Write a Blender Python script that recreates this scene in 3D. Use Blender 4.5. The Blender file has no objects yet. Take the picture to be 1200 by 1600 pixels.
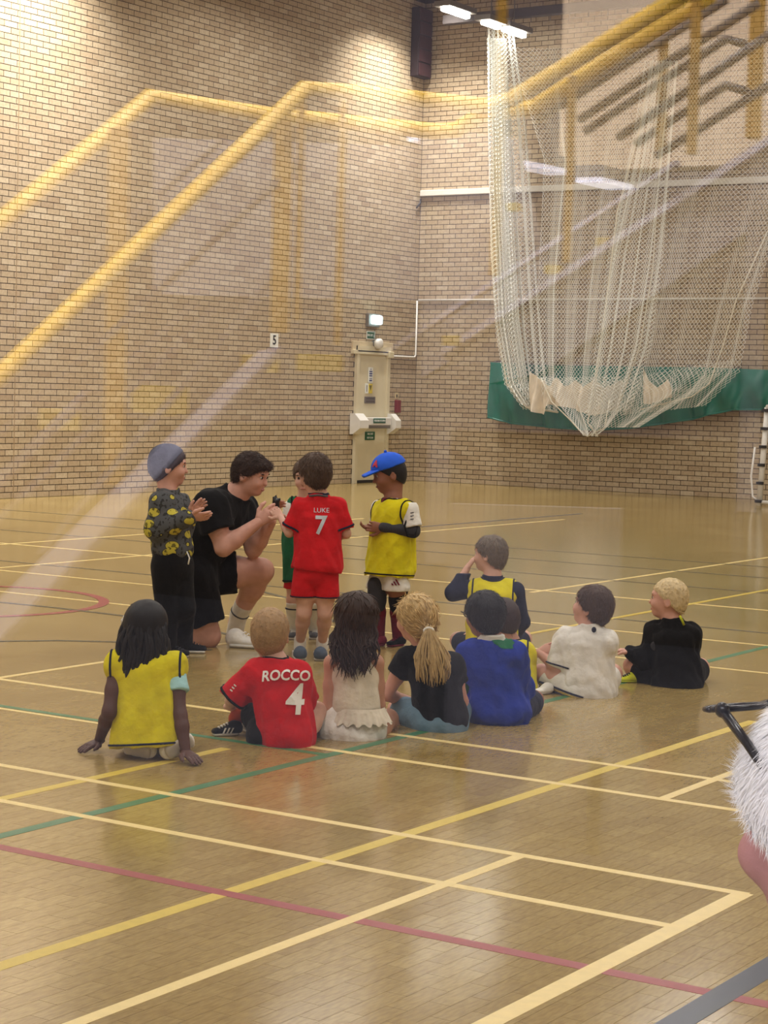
import bpy, bmesh, math, random
import numpy as np
from mathutils import Vector, Matrix
from mathutils.bvhtree import BVHTree

random.seed(7); rng = np.random.default_rng(7)
scene = bpy.context.scene
COL = scene.collection

# ------------------------------------------------------------------ camera
FPX = 3042.055                      # focal length in pixels of the 1200x1600 frame
YAW, PITCH, ROLL = -.579258, -.0613531, .0259286
EYE = 1.42                          # eye height above the hall floor
fv = np.array([math.sin(YAW)*math.cos(PITCH), math.cos(YAW)*math.cos(PITCH), math.sin(PITCH)])
rv = np.array([math.cos(YAW), -math.sin(YAW), 0.]); uv = np.cross(rv, fv)
rv, uv = rv*math.cos(ROLL)+uv*math.sin(ROLL), -rv*math.sin(ROLL)+uv*math.cos(ROLL)
CAM = np.array([0, 0, EYE])
cam_d = bpy.data.cameras.new('camera'); cam = bpy.data.objects.new('camera', cam_d); COL.objects.link(cam)
cam_d.sensor_fit = 'VERTICAL'; cam_d.sensor_height = 32; cam_d.lens = FPX/1600*32
cam_d.clip_start = .05; cam_d.clip_end = 200
cam.matrix_world = Matrix(((rv[0], uv[0], -fv[0], 0), (rv[1], uv[1], -fv[1], 0), (rv[2], uv[2], -fv[2], EYE), (0, 0, 0, 1)))
scene.camera = cam
# horizontal viewing axes (used to place people relative to one another)
FH = np.array([math.sin(YAW), math.cos(YAW), 0.]); RH = np.array([math.cos(YAW), -math.sin(YAW), 0.]); UZ = np.array([0, 0, 1.])

# ------------------------------------------------------------------ world, exposure, main lights
w = bpy.data.worlds.new('world'); scene.world = w; w.use_nodes = True
w.node_tree.nodes['Background'].inputs[0].default_value = (.75, .74, .72, 1)
w.node_tree.nodes['Background'].inputs[1].default_value = .05
vs = scene.view_settings
vs.view_transform = 'Standard'; vs.look = 'None'; vs.gamma = 1; vs.use_curve_mapping = False; vs.exposure = -.16

XW, YW, ZC = -16.93, 26.72, 7.72      # left wall, back wall, ceiling of the sports hall
XE, YP = 6.0, .55                     # right wall, glazed viewing wall
def area(name, loc, size, power, rot=(0, 0, 0), color=(1, .955, .89), spread=math.pi):
    l = bpy.data.lights.new(name, 'AREA'); l.shape = 'RECTANGLE'; l.size, l.size_y = size; l.energy = power; l.color = color; l.spread = spread
    o = bpy.data.objects.new(name, l); COL.objects.link(o); o.location = loc; o.rotation_euler = rot
    return o
LROWS = [-14.9, -9.6, -4.0, 1.6]
HALL_W = 188
for i, lx in enumerate(LROWS[1:]):
    for ly in (3.5, 9.5, 15.5, 21.5):
        area('hall_lamp', (lx, ly, 7.32), (.5, 3.0), HALL_W)
for ly, p in ((3.5, 170), (9.5, 170), (15.5, 170), (21.5, 120)):
    area('hall_lamp', (LROWS[0], ly, 7.32), (.25, 2.4), p, spread=math.radians(150))
for ly, p in ((10.0, 190), (17.6, 270), (25.4, 150)):      # wall-washing fittings along the left wall
    area('wall_lamp', (XW+.85, ly, 7.62), (.2, 1.0), p, spread=math.radians(104))
LOBBY_W = 570
for lx, ly in ((-4.6, -1.6), (-1.2, -1.8), (-4.4, -5.6), (-1.0, -5.6)):
    area('lobby_lamp', (lx, ly, 5.36), (1.1, 1.1), LOBBY_W, color=(.93, .92, 1.0))

# ------------------------------------------------------------------ photogrammetry helpers
def ray(x, y): return fv+rv*(x-600)/FPX-uv*(y-800)/FPX
def G(x, y, z=0.):
    d = ray(x, y); return CAM+d*((z-EYE)/d[2])
def PX(x, y, X): d = ray(x, y); return CAM+d*(X/d[0])
def PY(x, y, Y): d = ray(x, y); return CAM+d*(Y/d[1])
def PD(x, y, dep): return CAM+ray(x, y)*dep
def depth(p): return float((np.asarray(p)-CAM)@fv)
def proj(p):
    q = np.asarray(p)-CAM; d = q@fv; return 600+FPX*(q@rv)/d, 800-FPX*(q@uv)/d

# ------------------------------------------------------------------ materials
def lin(c): return tuple(((v/255)/12.92 if v/255 <= .04045 else ((v/255+.055)/1.055)**2.4) for v in c)
MATS = {}
def mat(name, rgb, rough=.6, noise=.0, nscale=40, bump=0., bscale=200, spec=.4, metal=0., sheen=0., emit=0., bdist=.004):
    if name in MATS: return MATS[name]
    m = bpy.data.materials.new(name); m.use_nodes = True; MATS[name] = m
    nt = m.node_tree; b = nt.nodes['Principled BSDF']
    c = lin(rgb)
    b.inputs['Base Color'].default_value = (*c, 1); b.inputs['Roughness'].default_value = rough
    b.inputs['Specular IOR Level'].default_value = spec; b.inputs['Metallic'].default_value = metal
    if sheen: b.inputs['Sheen Weight'].default_value = sheen
    if emit:
        b.inputs['Emission Color'].default_value = (*c, 1); b.inputs['Emission Strength'].default_value = emit
    if noise or bump:
        tc = nt.nodes.new('ShaderNodeTexCoord')
    if noise:
        n = nt.nodes.new('ShaderNodeTexNoise'); n.inputs['Scale'].default_value = nscale; n.inputs['Detail'].default_value = 4
        nt.links.new(tc.outputs['Object'], n.inputs['Vector'])
        r = nt.nodes.new('ShaderNodeValToRGB'); nt.links.new(n.outputs['Fac'], r.inputs[0])
        r.color_ramp.elements[0].position = .3; r.color_ramp.elements[1].position = .7
        r.color_ramp.elements[0].color = (*[v*(1-noise) for v in c], 1); r.color_ramp.elements[1].color = (*[min(1, v*(1+noise)) for v in c], 1)
        nt.links.new(r.outputs[0], b.inputs['Base Color'])
    if bump:
        n2 = nt.nodes.new('ShaderNodeTexNoise'); n2.inputs['Scale'].default_value = bscale; n2.inputs['Detail'].default_value = 3
        nt.links.new(tc.outputs['Object'], n2.inputs['Vector'])
        bp = nt.nodes.new('ShaderNodeBump'); bp.inputs['Strength'].default_value = bump; bp.inputs['Distance'].default_value = bdist
        nt.links.new(n2.outputs['Fac'], bp.inputs['Height']); nt.links.new(bp.outputs[0], b.inputs['Normal'])
    return m
def cloth(name, rgb, noise=.12): return mat('cloth_'+name, rgb, .9, noise, 14, .4, 17, .15, sheen=.04, bdist=.03)
def skin(name, rgb): 
    m = mat('skin_'+name, rgb, .5, .07, 30, .12, 300, .35)
    m.node_tree.nodes['Principled BSDF'].inputs['Subsurface Weight'].default_value = 0.0
    return m
def hairmat(name, rgb): return mat('hair_'+name, rgb, .55, .16, 60, .15, 300, .3)
def ramp2(nt, fac, c0, c1, p0=.0, p1=1.):
    r = nt.nodes.new('ShaderNodeValToRGB'); r.color_ramp.elements[0].position = p0; r.color_ramp.elements[1].position = p1
    r.color_ramp.elements[0].color = (*lin(c0), 1); r.color_ramp.elements[1].color = (*lin(c1), 1); nt.links.new(fac, r.inputs[0]); return r

def brick_material():
    m = bpy.data.materials.new('cream_brick'); m.use_nodes = True; nt = m.node_tree; b = nt.nodes['Principled BSDF']
    at = nt.nodes.new('ShaderNodeAttribute'); at.attribute_name = 'tint'
    oi = nt.nodes.new('ShaderNodeObjectInfo')
    ad = nt.nodes.new('ShaderNodeMath'); ad.operation = 'ADD'; nt.links.new(at.outputs['Fac'], ad.inputs[0]); nt.links.new(oi.outputs['Random'], ad.inputs[1])
    fr = nt.nodes.new('ShaderNodeMath'); fr.operation = 'FRACT'; nt.links.new(ad.outputs[0], fr.inputs[0])
    r = nt.nodes.new('ShaderNodeValToRGB'); e = r.color_ramp.elements
    e[0].position = 0; e[0].color = (*lin((172, 152, 124)), 1); e[1].position = 1; e[1].color = (*lin((197, 181, 154)), 1)
    for p, c in ((.06, (181, 162, 133)), (.5, (187, 169, 140)), (.86, (192, 175, 147))):
        k = e.new(p); k.color = (*lin(c), 1)
    nt.links.new(fr.outputs[0], r.inputs[0])
    g = nt.nodes.new('ShaderNodeNewGeometry')
    n = nt.nodes.new('ShaderNodeTexNoise'); n.inputs['Scale'].default_value = 30; n.inputs['Detail'].default_value = 4; nt.links.new(g.outputs['Position'], n.inputs['Vector'])
    mx = nt.nodes.new('ShaderNodeMix'); mx.data_type = 'RGBA'; mx.blend_type = 'MULTIPLY'; mx.inputs[0].default_value = .35
    nt.links.new(r.outputs[0], mx.inputs[6]); nt.links.new(n.outputs['Color'], mx.inputs[7])
    r2 = ramp2(nt, n.outputs['Fac'], (228, 224, 220), (255, 255, 255), .3, .65); nt.links.new(r2.outputs[0], mx.inputs[7]); mx.inputs[0].default_value = .8
    nt.links.new(mx.outputs[2], b.inputs['Base Color'])
    bp = nt.nodes.new('ShaderNodeBump'); bp.inputs['Strength'].default_value = .05; bp.inputs['Distance'].default_value = .001; nt.links.new(n.outputs['Fac'], bp.inputs['Height']); nt.links.new(bp.outputs[0], b.inputs['Normal'])
    b.inputs['Roughness'].default_value = .8; b.inputs['Specular IOR Level'].default_value = .25
    return m
def far_brick_material():            # plain hall walls well outside the view
    m = bpy.data.materials.new('brick_wall_far'); m.use_nodes = True; nt = m.node_tree; b = nt.nodes['Principled BSDF']
    g = nt.nodes.new('ShaderNodeNewGeometry'); sp = nt.nodes.new('ShaderNodeSeparateXYZ'); nt.links.new(g.outputs['Position'], sp.inputs[0])
    ad = nt.nodes.new('ShaderNodeMath'); nt.links.new(sp.outputs[0], ad.inputs[0]); nt.links.new(sp.outputs[1], ad.inputs[1])
    cb = nt.nodes.new('ShaderNodeCombineXYZ'); nt.links.new(ad.outputs[0], cb.inputs[0]); nt.links.new(sp.outputs[2], cb.inputs[1])
    t = nt.nodes.new('ShaderNodeTexBrick'); t.inputs['Scale'].default_value = 1; t.inputs['Brick Width'].default_value = .225; t.inputs['Row Height'].default_value = .075; t.inputs['Mortar Size'].default_value = .005
    t.inputs['Color1'].default_value = (*lin((192, 168, 132)), 1); t.inputs['Color2'].default_value = (*lin((204, 184, 150)), 1); t.inputs['Mortar'].default_value = (*lin((96, 78, 60)), 1)
    nt.links.new(cb.outputs[0], t.inputs['Vector']); nt.links.new(t.outputs['Color'], b.inputs['Base Color']); b.inputs['Roughness'].default_value = .85
    return m
def floor_material(joints):
    m = bpy.data.materials.new('varnished_wood_blocks' if not joints else 'varnished_wood_floor'); m.use_nodes = True; nt = m.node_tree; b = nt.nodes['Principled BSDF']
    g = nt.nodes.new('ShaderNodeNewGeometry')
    n = nt.nodes.new('ShaderNodeTexNoise'); n.inputs['Scale'].default_value = 1.3; n.inputs['Detail'].default_value = 5; nt.links.new(g.outputs['Position'], n.inputs['Vector'])
    r = ramp2(nt, n.outputs['Fac'], (158, 135, 80), (174, 152, 96), .3, .7)
    mp = nt.nodes.new('ShaderNodeMapping'); mp.inputs['Scale'].default_value = (120, 22, 1); nt.links.new(g.outputs['Position'], mp.inputs['Vector'])
    n2 = nt.nodes.new('ShaderNodeTexNoise'); n2.inputs['Scale'].default_value = 1; n2.inputs['Detail'].default_value = 4; nt.links.new(mp.outputs[0], n2.inputs['Vector'])
    mx = nt.nodes.new('ShaderNodeMix'); mx.data_type = 'RGBA'; mx.blend_type = 'MULTIPLY'; mx.inputs[0].default_value = .55
    r2 = ramp2(nt, n2.outputs['Fac'], (205, 196, 180), (255, 255, 255), .35, .62)
    nt.links.new(r.outputs[0], mx.inputs[6]); nt.links.new(r2.outputs[0], mx.inputs[7])
    out = mx.outputs[2]
    if joints:
        sp = nt.nodes.new('ShaderNodeSeparateXYZ'); nt.links.new(g.outputs['Position'], sp.inputs[0])
        cb = nt.nodes.new('ShaderNodeCombineXYZ'); nt.links.new(sp.outputs[1], cb.inputs[0]); nt.links.new(sp.outputs[0], cb.inputs[1])
        t = nt.nodes.new('ShaderNodeTexBrick'); t.inputs['Scale'].default_value = 1; t.inputs['Brick Width'].default_value = BL; t.inputs['Row Height'].default_value = BW; t.inputs['Mortar Size'].default_value = .0016
        t.inputs['Color1'].default_value = (1, 1, 1, 1); t.inputs['Color2'].default_value = (.95, .945, .935, 1); t.inputs['Mortar'].default_value = (.78, .74, .7, 1)
        nt.links.new(cb.outputs[0], t.inputs['Vector'])
        m2 = nt.nodes.new('ShaderNodeMix'); m2.data_type = 'RGBA'; m2.blend_type = 'MULTIPLY'; m2.inputs[0].default_value = 1
        nt.links.new(out, m2.inputs[6]); nt.links.new(t.outputs['Color'], m2.inputs[7]); out = m2.outputs[2]
    else:
        oi = nt.nodes.new('ShaderNodeObjectInfo'); at = nt.nodes.new('ShaderNodeAttribute'); at.attribute_name = 'tint'
        ad = nt.nodes.new('ShaderNodeMath'); ad.operation = 'ADD'; nt.links.new(at.outputs['Fac'], ad.inputs[0]); nt.links.new(oi.outputs['Random'], ad.inputs[1])
        fr = nt.nodes.new('ShaderNodeMath'); fr.operation = 'FRACT'; nt.links.new(ad.outputs[0], fr.inputs[0])
        r3 = ramp2(nt, fr.outputs[0], (240, 236, 228), (255, 255, 255))
        m2 = nt.nodes.new('ShaderNodeMix'); m2.data_type = 'RGBA'; m2.blend_type = 'MULTIPLY'; m2.inputs[0].default_value = 1
        nt.links.new(out, m2.inputs[6]); nt.links.new(r3.outputs[0], m2.inputs[7]); out = m2.outputs[2]
    nt.links.new(out, b.inputs['Base Color'])
    n3 = nt.nodes.new('ShaderNodeTexNoise'); n3.inputs['Scale'].default_value = 9; n3.inputs['Detail'].default_value = 3; nt.links.new(g.outputs['Position'], n3.inputs['Vector'])
    bp = nt.nodes.new('ShaderNodeBump'); bp.inputs['Strength'].default_value = .07; bp.inputs['Distance'].default_value = .01; nt.links.new(n3.outputs['Fac'], bp.inputs['Height']); nt.links.new(bp.outputs[0], b.inputs['Normal'])
    b.inputs['Roughness'].default_value = .15; b.inputs['Specular IOR Level'].default_value = .5
    return m

# ------------------------------------------------------------------ mesh helpers
def tag(o, label=None, cat=None, group=None, kind=None):
    if label: o['label'] = label
    if cat: o['category'] = cat
    if group: o['group'] = group
    if kind: o['kind'] = kind
    return o
def obj(name, verts, faces, m=None, parent=None, smooth=False):
    me = bpy.data.meshes.new(name)
    me.from_pydata([tuple(map(float, v)) for v in verts], [], [tuple(int(i) for i in f) for f in faces]) if not isinstance(faces, np.ndarray) else fast_mesh(me, verts, faces)
    if m is not None: me.materials.append(m)
    if smooth: me.polygons.foreach_set('use_smooth', np.ones(len(me.polygons), dtype=bool))
    me.update()
    o = bpy.data.objects.new(name, me); COL.objects.link(o)
    if parent is not None:
        o.parent = parent
        o.matrix_parent_inverse = Matrix.Translation(-parent.location)
    return o
def fast_mesh(me, v, f):
    v = np.asarray(v, np.float32); n = f.shape[1]
    me.vertices.add(len(v)); me.vertices.foreach_set('co', v.ravel())
    me.loops.add(f.size); me.loops.foreach_set('vertex_index', f.astype(np.int32).ravel())
    me.polygons.add(len(f)); me.polygons.foreach_set('loop_start', np.arange(len(f), dtype=np.int32)*n)
    me.polygons.foreach_set('loop_total', np.full(len(f), n, dtype=np.int32)); me.update(calc_edges=True); me.polygons.foreach_set('use_smooth', np.zeros(len(f), dtype=bool))
def empty(name, loc, label=None, cat=None, group=None):
    o = bpy.data.objects.new(name, None); COL.objects.link(o); o.location = tuple(map(float, loc)); o.empty_display_size = .1
    return tag(o, label, cat, group)
class MB:                               # collects shapes into one mesh
    def __init__(s): s.v = []; s.f = []
    def add(s, v, f):
        n = len(s.v); s.v += [tuple(map(float, q)) for q in v]; s.f += [tuple(i+n for i in q) for q in f]; return s
    def box(s, lo, hi, bev=0.):
        (a, b, c), (d, e, g) = [min(p, q) for p, q in zip(lo, hi)], [max(p, q) for p, q in zip(lo, hi)]
        if not bev:
            v = [(a, b, c), (d, b, c), (d, e, c), (a, e, c), (a, b, g), (d, b, g), (d, e, g), (a, e, g)]
            return s.add(v, [(0, 3, 2, 1), (4, 5, 6, 7), (0, 1, 5, 4), (1, 2, 6, 5), (2, 3, 7, 6), (3, 0, 4, 7)])
        bm = bmesh.new(); bmesh.ops.create_cube(bm, size=1)
        for q in bm.verts: q.co = Vector(((a+d)/2+q.co.x*(d-a), (b+e)/2+q.co.y*(e-b), (c+g)/2+q.co.z*(g-c)))
        bmesh.ops.bevel(bm, geom=bm.edges[:], offset=bev, segments=2, affect='EDGES', profile=.5)
        bm.verts.index_update(); s.add([q.co for q in bm.verts], [[q.index for q in f.verts] for f in bm.faces]); bm.free(); return s
    def tube(s, pts, r, n=8, cap=True, flat=1.0):
        pts = [np.asarray(p, float) for p in pts]; rr = r if hasattr(r, '__len__') else [r]*len(pts)
        prev = None; rings = []
        for i, p in enumerate(pts):
            t = pts[min(i+1, len(pts)-1)]-pts[max(i-1, 0)]; t /= np.linalg.norm(t)+1e-12
            if prev is None:
                a = np.cross(t, [0, 0, 1.]); 
                if np.linalg.norm(a) < .1: a = np.cross(t, [0, 1., 0])
            else: a = prev-t*(prev@t)
            a /= np.linalg.norm(a)+1e-12; prev = a; b = np.cross(t, a)
            rings.append([p+rr[i]*(a*math.cos(2*math.pi*k/n)+b*flat*math.sin(2*math.pi*k/n)) for k in range(n)])
        v = [q for rg in rings for q in rg]; f = []
        for i in range(len(rings)-1):
            for k in range(n): f.append((i*n+k, i*n+(k+1) % n, (i+1)*n+(k+1) % n, (i+1)*n+k))
        if cap: f.append(tuple(range(n-1, -1, -1))); f.append(tuple((len(rings)-1)*n+k for k in range(n)))
        return s.add(v, f)
    def obox(s, c, ax, ay, az):         # box from a centre and three half-extent vectors
        c, ax, ay, az = [np.asarray(q, float) for q in (c, ax, ay, az)]
        v = [c+i*ax+j*ay+k*az for k in (-1, 1) for (i, j) in ((-1, -1), (1, -1), (1, 1), (-1, 1))]
        return s.add(v, [(0, 3, 2, 1), (4, 5, 6, 7), (0, 1, 5, 4), (1, 2, 6, 5), (2, 3, 7, 6), (3, 0, 4, 7)])
    def build(s, name, m, parent=None, smooth=False): return obj(name, s.v, s.f, m, parent, smooth)
def text_mesh(txt, size, bold=.0, extrude=.002, align='CENTER'):
    c = bpy.data.curves.new('lettering', 'FONT'); c.body = txt; c.size = size; c.align_x = align; c.align_y = 'CENTER'; c.extrude = extrude; c.offset = bold; c.resolution_u = 3
    o = bpy.data.objects.new('lettering', c); COL.objects.link(o)
    dg = bpy.context.evaluated_depsgraph_get(); me = bpy.data.meshes.new_from_object(o.evaluated_get(dg))
    bpy.data.objects.remove(o); bpy.data.curves.remove(c)
    v = [tuple(q.co) for q in me.vertices]; f = [tuple(p.vertices) for p in me.polygons]; bpy.data.meshes.remove(me)
    return v, f
def text_on(txt, size, centre, xd, yd, m, parent, name='lettering', bold=0., sx=1.):
    v, f = text_mesh(txt, size, bold); centre, xd, yd = [np.asarray(q, float) for q in (centre, xd, yd)]; zd = np.cross(xd, yd)
    return obj(name, [centre+xd*q[0]*sx+yd*q[1]+zd*q[2] for q in v], f, m, parent)
# ================================================================== floor
BL, BW = .183, .06
M_FLOOR, M_BLOCK = floor_material(True), floor_material(False)
M_BASE = mat('block_joint', (134, 112, 74), .8)
bx0, bx1, by0, by1 = -7.2, -1.2, 3.0, 3.0+.183*34
fl = MB()
for lo, hi in (((XW-.3, YP-.05, -.15), (bx0, YW+.3, 0)), ((bx1, YP-.05, -.15), (XE+.3, YW+.3, 0)), ((bx0, YP-.05, -.15), (bx1, by0, 0)), ((bx0, by1, -.15), (bx1, YW+.3, 0))): fl.box(lo, hi)
floor = fl.build('floor', M_FLOOR); tag(floor, 'varnished honey wood block sports hall floor with painted court lines', kind='structure')
b = MB().box((bx0, by0, -.15), (bx1, by1, -.004)).build('block_joint_bed', M_BASE, floor)
blocks = []
nrow = int(round((bx1-bx0)/BW))
for i in range(nrow):
    xa = bx0+i*BW; y = by0-(BL/2 if i % 2 else 0)
    while y < by1-1e-6:
        ya, yb = max(y, by0), min(y+BL, by1); y += BL
        c = ((xa+BW/2), (ya+yb)/2, 0); px, py = proj(c)
        full = yb-ya > BL-1e-4
        blocks.append((depth(c) if (-40 < px < 1240 and py < 1640 and full) else 99, xa, ya, yb))
blocks.sort()
g = .0006
bmsh = None
sv, sf, st = [], [], []
for k, (d, xa, ya, yb) in enumerate(blocks):
    cx, cy = xa+BW/2, (ya+yb)/2; hx, hy = BW/2-g, (yb-ya)/2-g
    if k < 300:
        if bmsh is None:
            bmsh = bpy.data.meshes.new('floor_block')
            vv = [(-hx, -hy, -.02), (hx, -hy, -.02), (hx, hy, -.02), (-hx, hy, -.02), (-hx, -hy, 0), (hx, -hy, 0), (hx, hy, 0), (-hx, hy, 0)
                  ]
            bmsh.from_pydata(vv, [], [(0, 1, 5, 4), (1, 2, 6, 5), (2, 3, 7, 6), (3, 0, 4, 7), (4, 5, 6, 7)])
            bmsh.materials.append(M_BLOCK)
        o = bpy.data.objects.new('floor_block', bmsh); COL.objects.link(o); o.location = (cx, cy, 0); o.parent = floor
    else:
        n = len(sv); sv += [(cx-hx, cy-hy, -.02), (cx+hx, cy-hy, -.02), (cx+hx, cy+hy, -.02), (cx-hx, cy+hy, -.02), (cx-hx, cy-hy, 0), (cx+hx, cy-hy, 0), (cx+hx, cy+hy, 0), (cx-hx, cy+hy, 0)]
        sf += [(n, n+1, n+5, n+4), (n+1, n+2, n+6, n+5), (n+2, n+3, n+7, n+6), (n+3, n, n+4, n+7), (n+4, n+5, n+6, n+7)]; st += [random.random()]*8
o = obj('floor_blocks', sv, sf, M_BLOCK, floor); o['kind'] = 'stuff'
a = o.data.attributes.new('tint', 'FLOAT', 'POINT'); a.data.foreach_set('value', st)

LM = {'cream': mat('line_cream', (228, 205, 138), .35, .06, 30, spec=.4), 'yellow': mat('line_yellow', (205, 180, 72), .35, .08, 30), 'green': mat('line_green', (62, 118, 78), .35, .08, 30),
      'red': mat('line_red', (150, 66, 66), .35, .08, 30), 'navy': mat('line_navy', (52, 58, 70), .3, .08, 30), 'dark': mat('line_dark', (84, 78, 58), .35, .05, 30)}
zl = [.0006]
def line(kind, p, q, wd, m):
    a, b2 = G(*p), G(*q); zl[0] += .00003; z = zl[0]
    if kind == 'A':
        x = (a[0]+b2[0])/2; lo, hi = (x-wd/2, min(a[1], b2[1]), -.001), (x+wd/2, max(a[1], b2[1]), z)
    else:
        y = (a[1]+b2[1])/2; lo, hi = (min(a[0], b2[0]), y-wd/2, -.001), (max(a[0], b2[0]), y+wd/2, z)
    MB().box(lo, hi).build('court_line', LM[m], floor)
line('A', (-300, 1606), (1180, 1127), .052, 'yellow')
line('A', (-300, 1384), (1300, 984), .048, 'green')
line('A', (-60, 1266), (345, 1168), .050, 'yellow')
line('B', (-300, 1264), (1400, 1608), .050, 'red')
line('B', (-300, 1195), (1050, 1447), .040, 'cream')
line('B', (-300, 1142), (1166, 1399), .040, 'cream')
line('B', (470, 1162), (1250, 1284), .040, 'cream')
line('B', (-300, 1016), (1250, 1241), .040, 'cream')
line('B', (-300, 1061), (520, 1177), .040, 'green')
line('B', (-300, 1071), (330, 1146), .030, 'cream')
line('A', (-100, 1684), (815, 1335), .042, 'cream')
line('A', (500, 1732), (1164, 1396), .058, 'cream')
line('A', (1040, 1250), (1250, 1165), .040, 'cream')
line('A', (900, 1690), (1320, 1442), .075, 'navy')
line('A', (-200, 1098), (330, 1002), .040, 'cream')
line('A', (880, 930), (1300, 848), .040, 'cream')
line('A', (690, 828), (865, 800), .05, 'navy')
line('B', (-200, 878), (1300, 1010), .035, 'cream')
line('B', (-200, 868), (1300, 985), .04, 'dark')
line('B', (-200, 846), (1300, 944), .04, 'cream')
line('B', (-200, 828), (1300, 915), .04, 'dark')
line('B', (-200, 812), (1300, 890), .04, 'dark')
line('B', (-200, 800), (1300, 872), .04, 'dark')
line('B', (-200, 905), (1300, 1060), .035, 'cream')
line('A', (-100, 890), (420, 800), .04, 'cream')
line('A', (760, 1000), (1300, 905), .04, 'yellow')
line('A', (-100, 948), (700, 800), .04, 'cream')
def arc(c, rad, a0, a1, wd, m, n=48):
    zl[0] += .00003; v = []; f = []
    for i in range(n+1):
        t = a0+(a1-a0)*i/n
        for rr in (rad-wd/2, rad+wd/2): v.append((c[0]+rr*math.cos(t), c[1]+rr*math.sin(t), zl[0]))
    for i in range(n): f.append((2*i, 2*i+1, 2*i+3, 2*i+2))
    obj('court_line', v, f, LM[m], floor)
c0 = G(-60, 938); arc(c0, np.linalg.norm(G(163, 945)-c0)*.98, 0, 2*math.pi, .07, 'red', 64)
def painted_curve(px, wd, m):
    zl[0] += .00003; P_ = [G(*p) for p in px]; v = []
    for i, p in enumerate(P_):
        t = P_[min(i+1, len(P_)-1)]-P_[max(i-1, 0)]; s = np.cross(t, UZ); s /= np.linalg.norm(s)
        v += [(p+s*wd/2+UZ*zl[0]), (p-s*wd/2+UZ*zl[0])]
    obj('court_line', v, [(2*i, 2*i+1, 2*i+3, 2*i+2) for i in range(len(P_)-1)], LM[m], floor)
painted_curve([(-80, 1006), (0, 1002), (90, 1001), (180, 1003), (260, 1008), (330, 1016)], .045, 'dark')
painted_curve([(-80, 936), (0, 941), (90, 950), (190, 962), (280, 976), (360, 992)], .045, 'dark')
painted_curve([(340, 914), (400, 922), (450, 935), (490, 952), (520, 972)], .045, 'dark')

# ================================================================== brick walls
M_BRICK, M_FAR = brick_material(), far_brick_material()
M_MORTAR = mat('dark_mortar', (66, 53, 42), .9, .15, 60)
wall_l = MB().box((XW-.3, YP, 0), (XW-.002, YW+.3, ZC)).build('wall_left', M_MORTAR); tag(wall_l, 'cream brick wall on the left side of the hall', kind='structure')
wall_b = MB().box((XW-.002, YW+.002, 0), (XE+.3, YW+.3, ZC)).build('wall_back', M_MORTAR); tag(wall_b, 'cream brick end wall behind the cricket nets', kind='structure')
DY0, DY1 = PX(552, 650, XW)[1], PX(604, 650, XW)[1]        # opening of the fire door in the left wall
DZ = PX(575, 541, XW)[2]
def bricks(wall, axis, c0_, c1_, skip=None):
    rows = int(ZC/.075); items = []
    for r_ in range(rows):
        z0 = r_*.075+.0045; s0 = 0 if r_ % 2 == 0 else -.1125
        s = s0
        while s < c1_-c0_-1e-6:
            a_, b_ = max(s, 0)+.005, min(s+.225, c1_-c0_)-.005; s += .225
            if b_-a_ < .03: continue
            if skip and z0 < skip[2]:
                for p0, p1 in ((a_, min(b_, skip[0]-.004)), (max(a_, skip[1]+.004), b_)):
                    if p1-p0 > .02: items.append((p0, p1, z0))
                continue
            items.append((a_, b_, z0))
    out = []
    for a_, b_, z0 in items:
        m_ = (a_+b_)/2
        p = (XW, YW-m_, z0) if axis == 'L' else (XW+m_, YW, z0)
        px, py = proj(p); inside = -5 < px < 1205 and -5 < py < 1605 and b_-a_ > .21
        out.append((depth(p) if inside else 999, a_, b_, z0))
    out.sort()
    shared = None; V, Fc, T = [], [], []
    for k, (d, a_, b_, z0) in enumerate(out):
        j = random.uniform(-.0002, .0002)
        if axis == 'L': c = (XW, YW-(a_+b_)/2, z0+.0325); L = (b_-a_)/2; q = [(-.01, -L, -.0325), (-.01, L, -.0325), (-.01, L, .0325), (-.01, -L, .0325), (j, -L, -.0325), (j, L, -.0325), (j, L, .0325), (j, -L, .0325)]
        else: c = (XW+(a_+b_)/2, YW, z0+.0325); L = (b_-a_)/2; q = [(L, .01, -.0325), (-L, .01, -.0325), (-L, .01, .0325), (L, .01, .0325), (L, j, -.0325), (-L, j, -.0325), (-L, j, .0325), (L, j, .0325)]
        ff = [(0, 1, 5, 4), (1, 2, 6, 5), (2, 3, 7, 6), (3, 0, 4, 7), (4, 5, 6, 7)]
        if axis == 'B': ff = [t for t in ff]
        if k < 300:
            if shared is None:
                shared = bpy.data.meshes.new('brick'); shared.from_pydata(q, [], ff); shared.materials.append(M_BRICK)
            o = bpy.data.objects.new('brick', shared); COL.objects.link(o); o.location = c; o.parent = wall
        else:
            n = len(V); V += [(c[0]+t[0], c[1]+t[1], c[2]+t[2]) for t in q]; Fc += [tuple(i+n for i in t) for t in ff]; T += [random.random()]*8
    o = obj('brickwork', V, np.array(Fc), M_BRICK, wall); o['kind'] = 'stuff'
    at = o.data.attributes.new('tint', 'FLOAT', 'POINT'); at.data.foreach_set('value', T)
bricks(wall_l, 'L', 0, 11.6, skip=(YW-DY1, YW-DY0, DZ))
bricks(wall_b, 'B', 0, 7.8)
MB().box((XW-.01, YP, 0), (XW, YW-11.6, ZC)).build('plain_brickwork', M_FAR, wall_l)
MB().box((XW+7.8, YW-.0, 0), (XE, YW+.01, ZC)).build('plain_brickwork', M_FAR, wall_b)
o = MB().box((XE, YP, 0), (XE+.3, YW, ZC)).build('wall_right', M_FAR); tag(o, 'plain brick wall on the far right of the hall', kind='structure')
M_CEIL = mat('ceiling_panel', (150, 132, 110), .8, .06, 5)
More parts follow.
